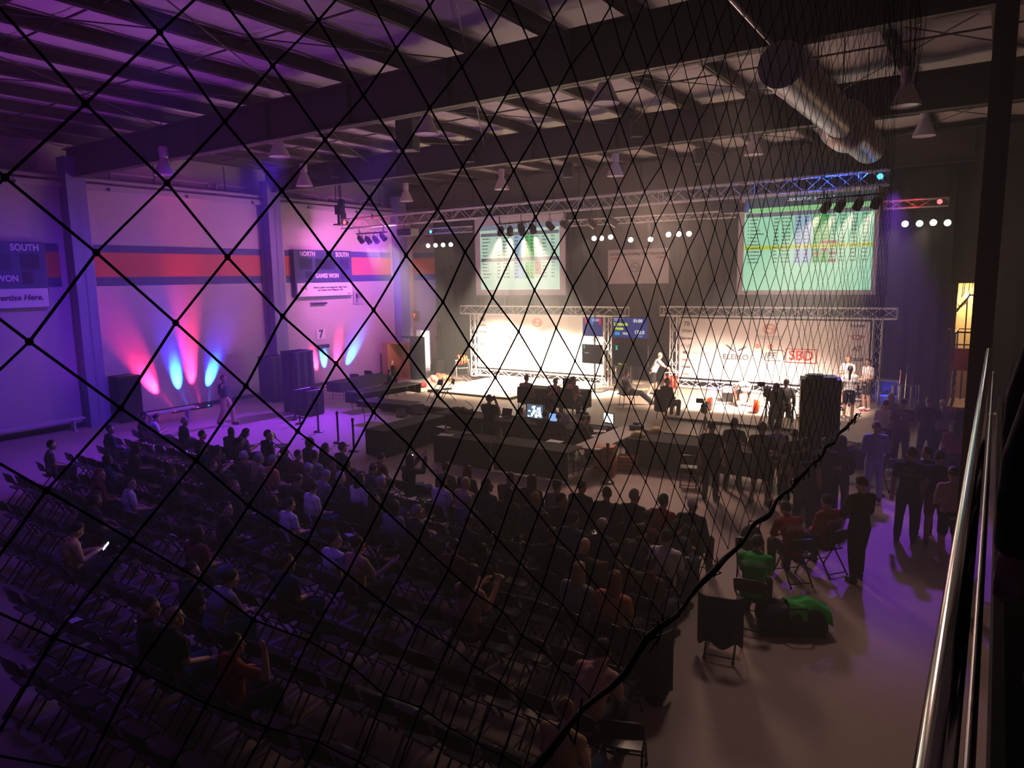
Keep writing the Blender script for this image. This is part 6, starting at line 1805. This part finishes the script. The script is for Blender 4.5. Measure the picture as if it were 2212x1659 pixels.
# chairs and people set apart at the aisle end
GS = 'people seated along the aisle'
def apart(p, rz, lab_c, **kw):
    chair((p[0], p[1], 0), rz, lab_c, 'folding chairs along the aisle')
apart((-2.62, 9.9), .1, 'black folding chair under the green IRELAND shirt')
person('sit_lean', (-2.62, 9.9, 0), .1, 'seated person in bright green shirt lettered IRELAND', 'green', 'black', ('short', 'black'), 0, group=GS, lettering=[('IRELAND', .09, .085, LWHITE, 0)])
apart((-2.75, 8.98), .15, 'folding chair with a dark jacket hung over it, by the aisle')
o = MB().sheet(lambda u, v: (.30 * math.cos(PI * (1.05 + .9 * u)), -.02 + .24 * math.sin(PI * (1.05 + .9 * u)) * (1 + .15 * math.sin(9 * u)), .22 + .66 * v - .05 * math.sin(14 * u) * (1 - v)), 18, 8, .025).build('navy_jacket', CL['navy'], None, True, (-2.75, 8.90, 0), .15)
tag(o, 'navy jacket hung over the aisle chair nearest the open floor', 'jacket', 'jackets hung over chairs')
apart((-3.2, 7.62), .2, 'folding chair hidden under a long black coat, by the aisle')
o = MB().sheet(lambda u, v: (.31 * math.cos(PI * (1.02 + .96 * u)), -.02 + .25 * math.sin(PI * (1.02 + .96 * u)) * (1 + .18 * math.sin(11 * u)), .06 + .84 * v - .08 * math.sin(12 * u) * (1 - v)), 18, 8, .03).build('black_coat', CL['black'], None, True, (-3.2, 7.54, 0), .2)
tag(o, 'long black coat hung over a chair, nearly reaching the floor', 'coat', 'jackets hung over chairs')
apart((-2.8, 6.02), .35, 'empty folding chair lowest and nearest the open floor')
for i, (p, rz) in enumerate((((-2.5, 11.8, 0), .75), ((-2.12, 12.5, 0), .95))):
    apart((p[0], p[1]), rz, 'folding chair under the %s red JAPAN jacket' % ('left' if i == 0 else 'right'))
    person('sit_lean' if i == 0 else 'sit', (p[0], p[1], 0), rz, 'seated person in dark red JAPAN jacket, %s of the two' % ('left' if i == 0 else 'right'), 'red', 'black', ('short', 'black'), 0, 'top_long', group=GS, lettering=[('JAPAN', .06, .11, LWHITE, .2)] + ([('Kyoto', -.10, .09, LWHITE, .2)] if i else []))
apart((-3.1, 11.5), .2, 'folding chair with a black backpack beside the JAPAN jackets')
t = thing('backpack', 'black backpack on a chair left of the JAPAN jackets', 'backpack', (-3.1, 11.53, .462), .2)
MB().ball((0, 0, .22), (.18, .13, .24), 16, 10).build('bag_body', CL['black'], t, True)
MB().path([(-.05, 0, .45), (-.05, 0, .52), (.05, 0, .52), (.05, 0, .45)], .012, 6).build('handle', BLACK, t)
MB().ball((0, -.11, .14), (.13, .06, .12), 12, 8).build('pocket', CL['charcoal'], t, True)
t = thing('duffel_bag', 'black duffel bag on the floor beside the green shirt', 'bag', (-2.12, 10.05, 0), .5)
bb_ = MB()
for dx in (-.26, 0, .26):
    for dy in (-.1, .1):
        bb_.ball((dx, dy, .22), (.22, .20, .21), 14, 10)
bb_.box((0, 0, .10), (.84, .44, .2))
me = remesh(bb_, 'bag_body', .02, 4)
put('bag_body', me, t, CL['black'])
MB().path([(-.2, -.24, .30), (-.12, -.30, .46), (.12, -.30, .46), (.2, -.24, .30)], .015, 6).build('handle', BLACK, t)
MB().box((.44, 0, .2), (.05, .3, .26)).build('end_panel', CL['charcoal'], t)
o = MB().sheet(lambda u, v: (-.08 + .58 * u, (-.28 + .50 * v) * (1 - .12 * u), .465 - .30 * max(0, u - .62) ** 1.2 - .42 * max(0, abs(2 * v - 1) - .55) + .022 * math.sin(9 * u + 5 * v) + .012 * math.sin(17 * v)), 22, 16, .018).build('green_shirt', CL['green'], None, True, (-2.12, 10.05, .0), .5)
tag(o, 'bright green shirt thrown over the black duffel bag', 'shirt')
# coats over chairs and papers inside the rows
for (r, k), c, l in (((1, 1), 'tan', 'cream jacket hung over a chair behind the black peaked cap'), ((2, 12), 'black', 'black coat hung over a chair in the middle of the crowd')):
    x, y = seat_xy(r, k)
    o = MB().sheet(lambda u, v: (.28 * math.cos(PI * (1.08 + .84 * u)), -.05 + .24 * math.sin(PI * (1.08 + .84 * u)), .38 + .46 * v), 14, 6, .022).build('jacket', CL[c], None, True, (x, y - .07, 0), 0)
    tag(o, l, 'jacket', 'jackets hung over chairs')
for i, (p, l) in enumerate((((-12.33,7.32,0.47), 'white paper on a chair in the left crowd, upper'), ((-11.87,7.18,0.47), 'white paper on a chair in the left crowd, lower'), ((-12.46,6.28,0.47), 'white paper near the lit phone at left'), ((-9.35,9.01,0.47), 'white folded paper in the centre of the crowd'), ((-10.32,4.05,0.47), 'white paper on an empty chair at lower left'), ((-11.13,12.44,0.5), 'white programme beside the filming spectator'))):
    r = min(range(10), key=lambda q: abs(ROWS[q] - p[1]))
    k = max(0, min(NS[r] - 1, round((X0[r] - p[0]) / PITCH)))
    x, y = seat_xy(r, k)
    sheet_of_paper((x, y + (.0 if (r, k) not in taken else .30), .462 if (r, k) not in taken else .625), .4 * i, l, .24, .18)
# lit phones in hands
p = (-11.6,5.43,0.85)
phone((p[0], p[1], p[2]), (.9, .25, -.4), 'bright smartphone in the hands of the yellow shirt', (.85, .97, 1.0), 3.0)
p = (-5.19,8.81,0.85)
phone((p[0], p[1], p[2]), (.7, .2, -.5), 'cyan lit smartphone in the hands of the bald spectator in black', (.35, .85, .95), 1.2)
p = (-10.15,11.12,1.24)
phone((p[0], p[1], p[2]), (1.4, .0, .1), 'bright smartphone raised by the filming spectator', (1.0, .97, .97), 3.0)
p = (-5.53,7.13,0.95)
o = MB().sheet(lambda u, v: ((u - .5) * .24, .03 * u, (v - .5) * .32), 4, 4, .004).build('paper_sheet', PAPER, None, False, (p[0], p[1], p[2]), .2)
tag(o, 'white paper held up by the long haired reader', 'paper')

# ------------------------------------------------------------------ on the balcony at the right edge
person('stand', (.34, 2.15, 3.4), .0, 'dark figure standing on the balcony at the right photo edge', 'black', 'black', ('short', 'black'), 1, 'top_long', s=1.0)
person('stand', (.36, 3.1, 3.4), .0, 'second dark figure farther along the balcony railing', 'black', 'black', ('short', 'black'), 1, 'top_long', s=1.02)
t = thing('balcony_backpack', 'black backpack on the balcony floor at the right edge', 'backpack', (.42, 1.35, 3.4), .3)
MB().ball((0, 0, .30), (.24, .18, .30), 18, 12).build('bag_body', CL['black'], t, True)
MB().path([(-.06, 0, .58), (-.06, 0, .66), (.06, 0, .66), (.06, 0, .58)], .014, 6).build('handle', BLACK, t)

# ------------------------------------------------------------------ thin haze added in the hall in place of lens veil
hm = bpy.data.materials.new('veil_haze')
hm.use_nodes = True
nt = hm.node_tree
nt.nodes.remove(nt.nodes['Principled BSDF'])
vs_ = nt.nodes.new('ShaderNodeVolumeScatter')
vs_.inputs['Color'].default_value = (1, 1, 1, 1)
vs_.inputs['Density'].default_value = 0.012
vs_.inputs['Anisotropy'].default_value = 0.35
nt.links.new(vs_.outputs[0], nt.nodes['Material Output'].inputs['Volume'])
o = MB().bb((-26.75, 0.9, 0.02), (3.7, 29.4, 9.5)).build('haze', hm, None)
tag(o, 'thin haze added in the hall to stand for lens glare', 'haze', None, 'stuff')
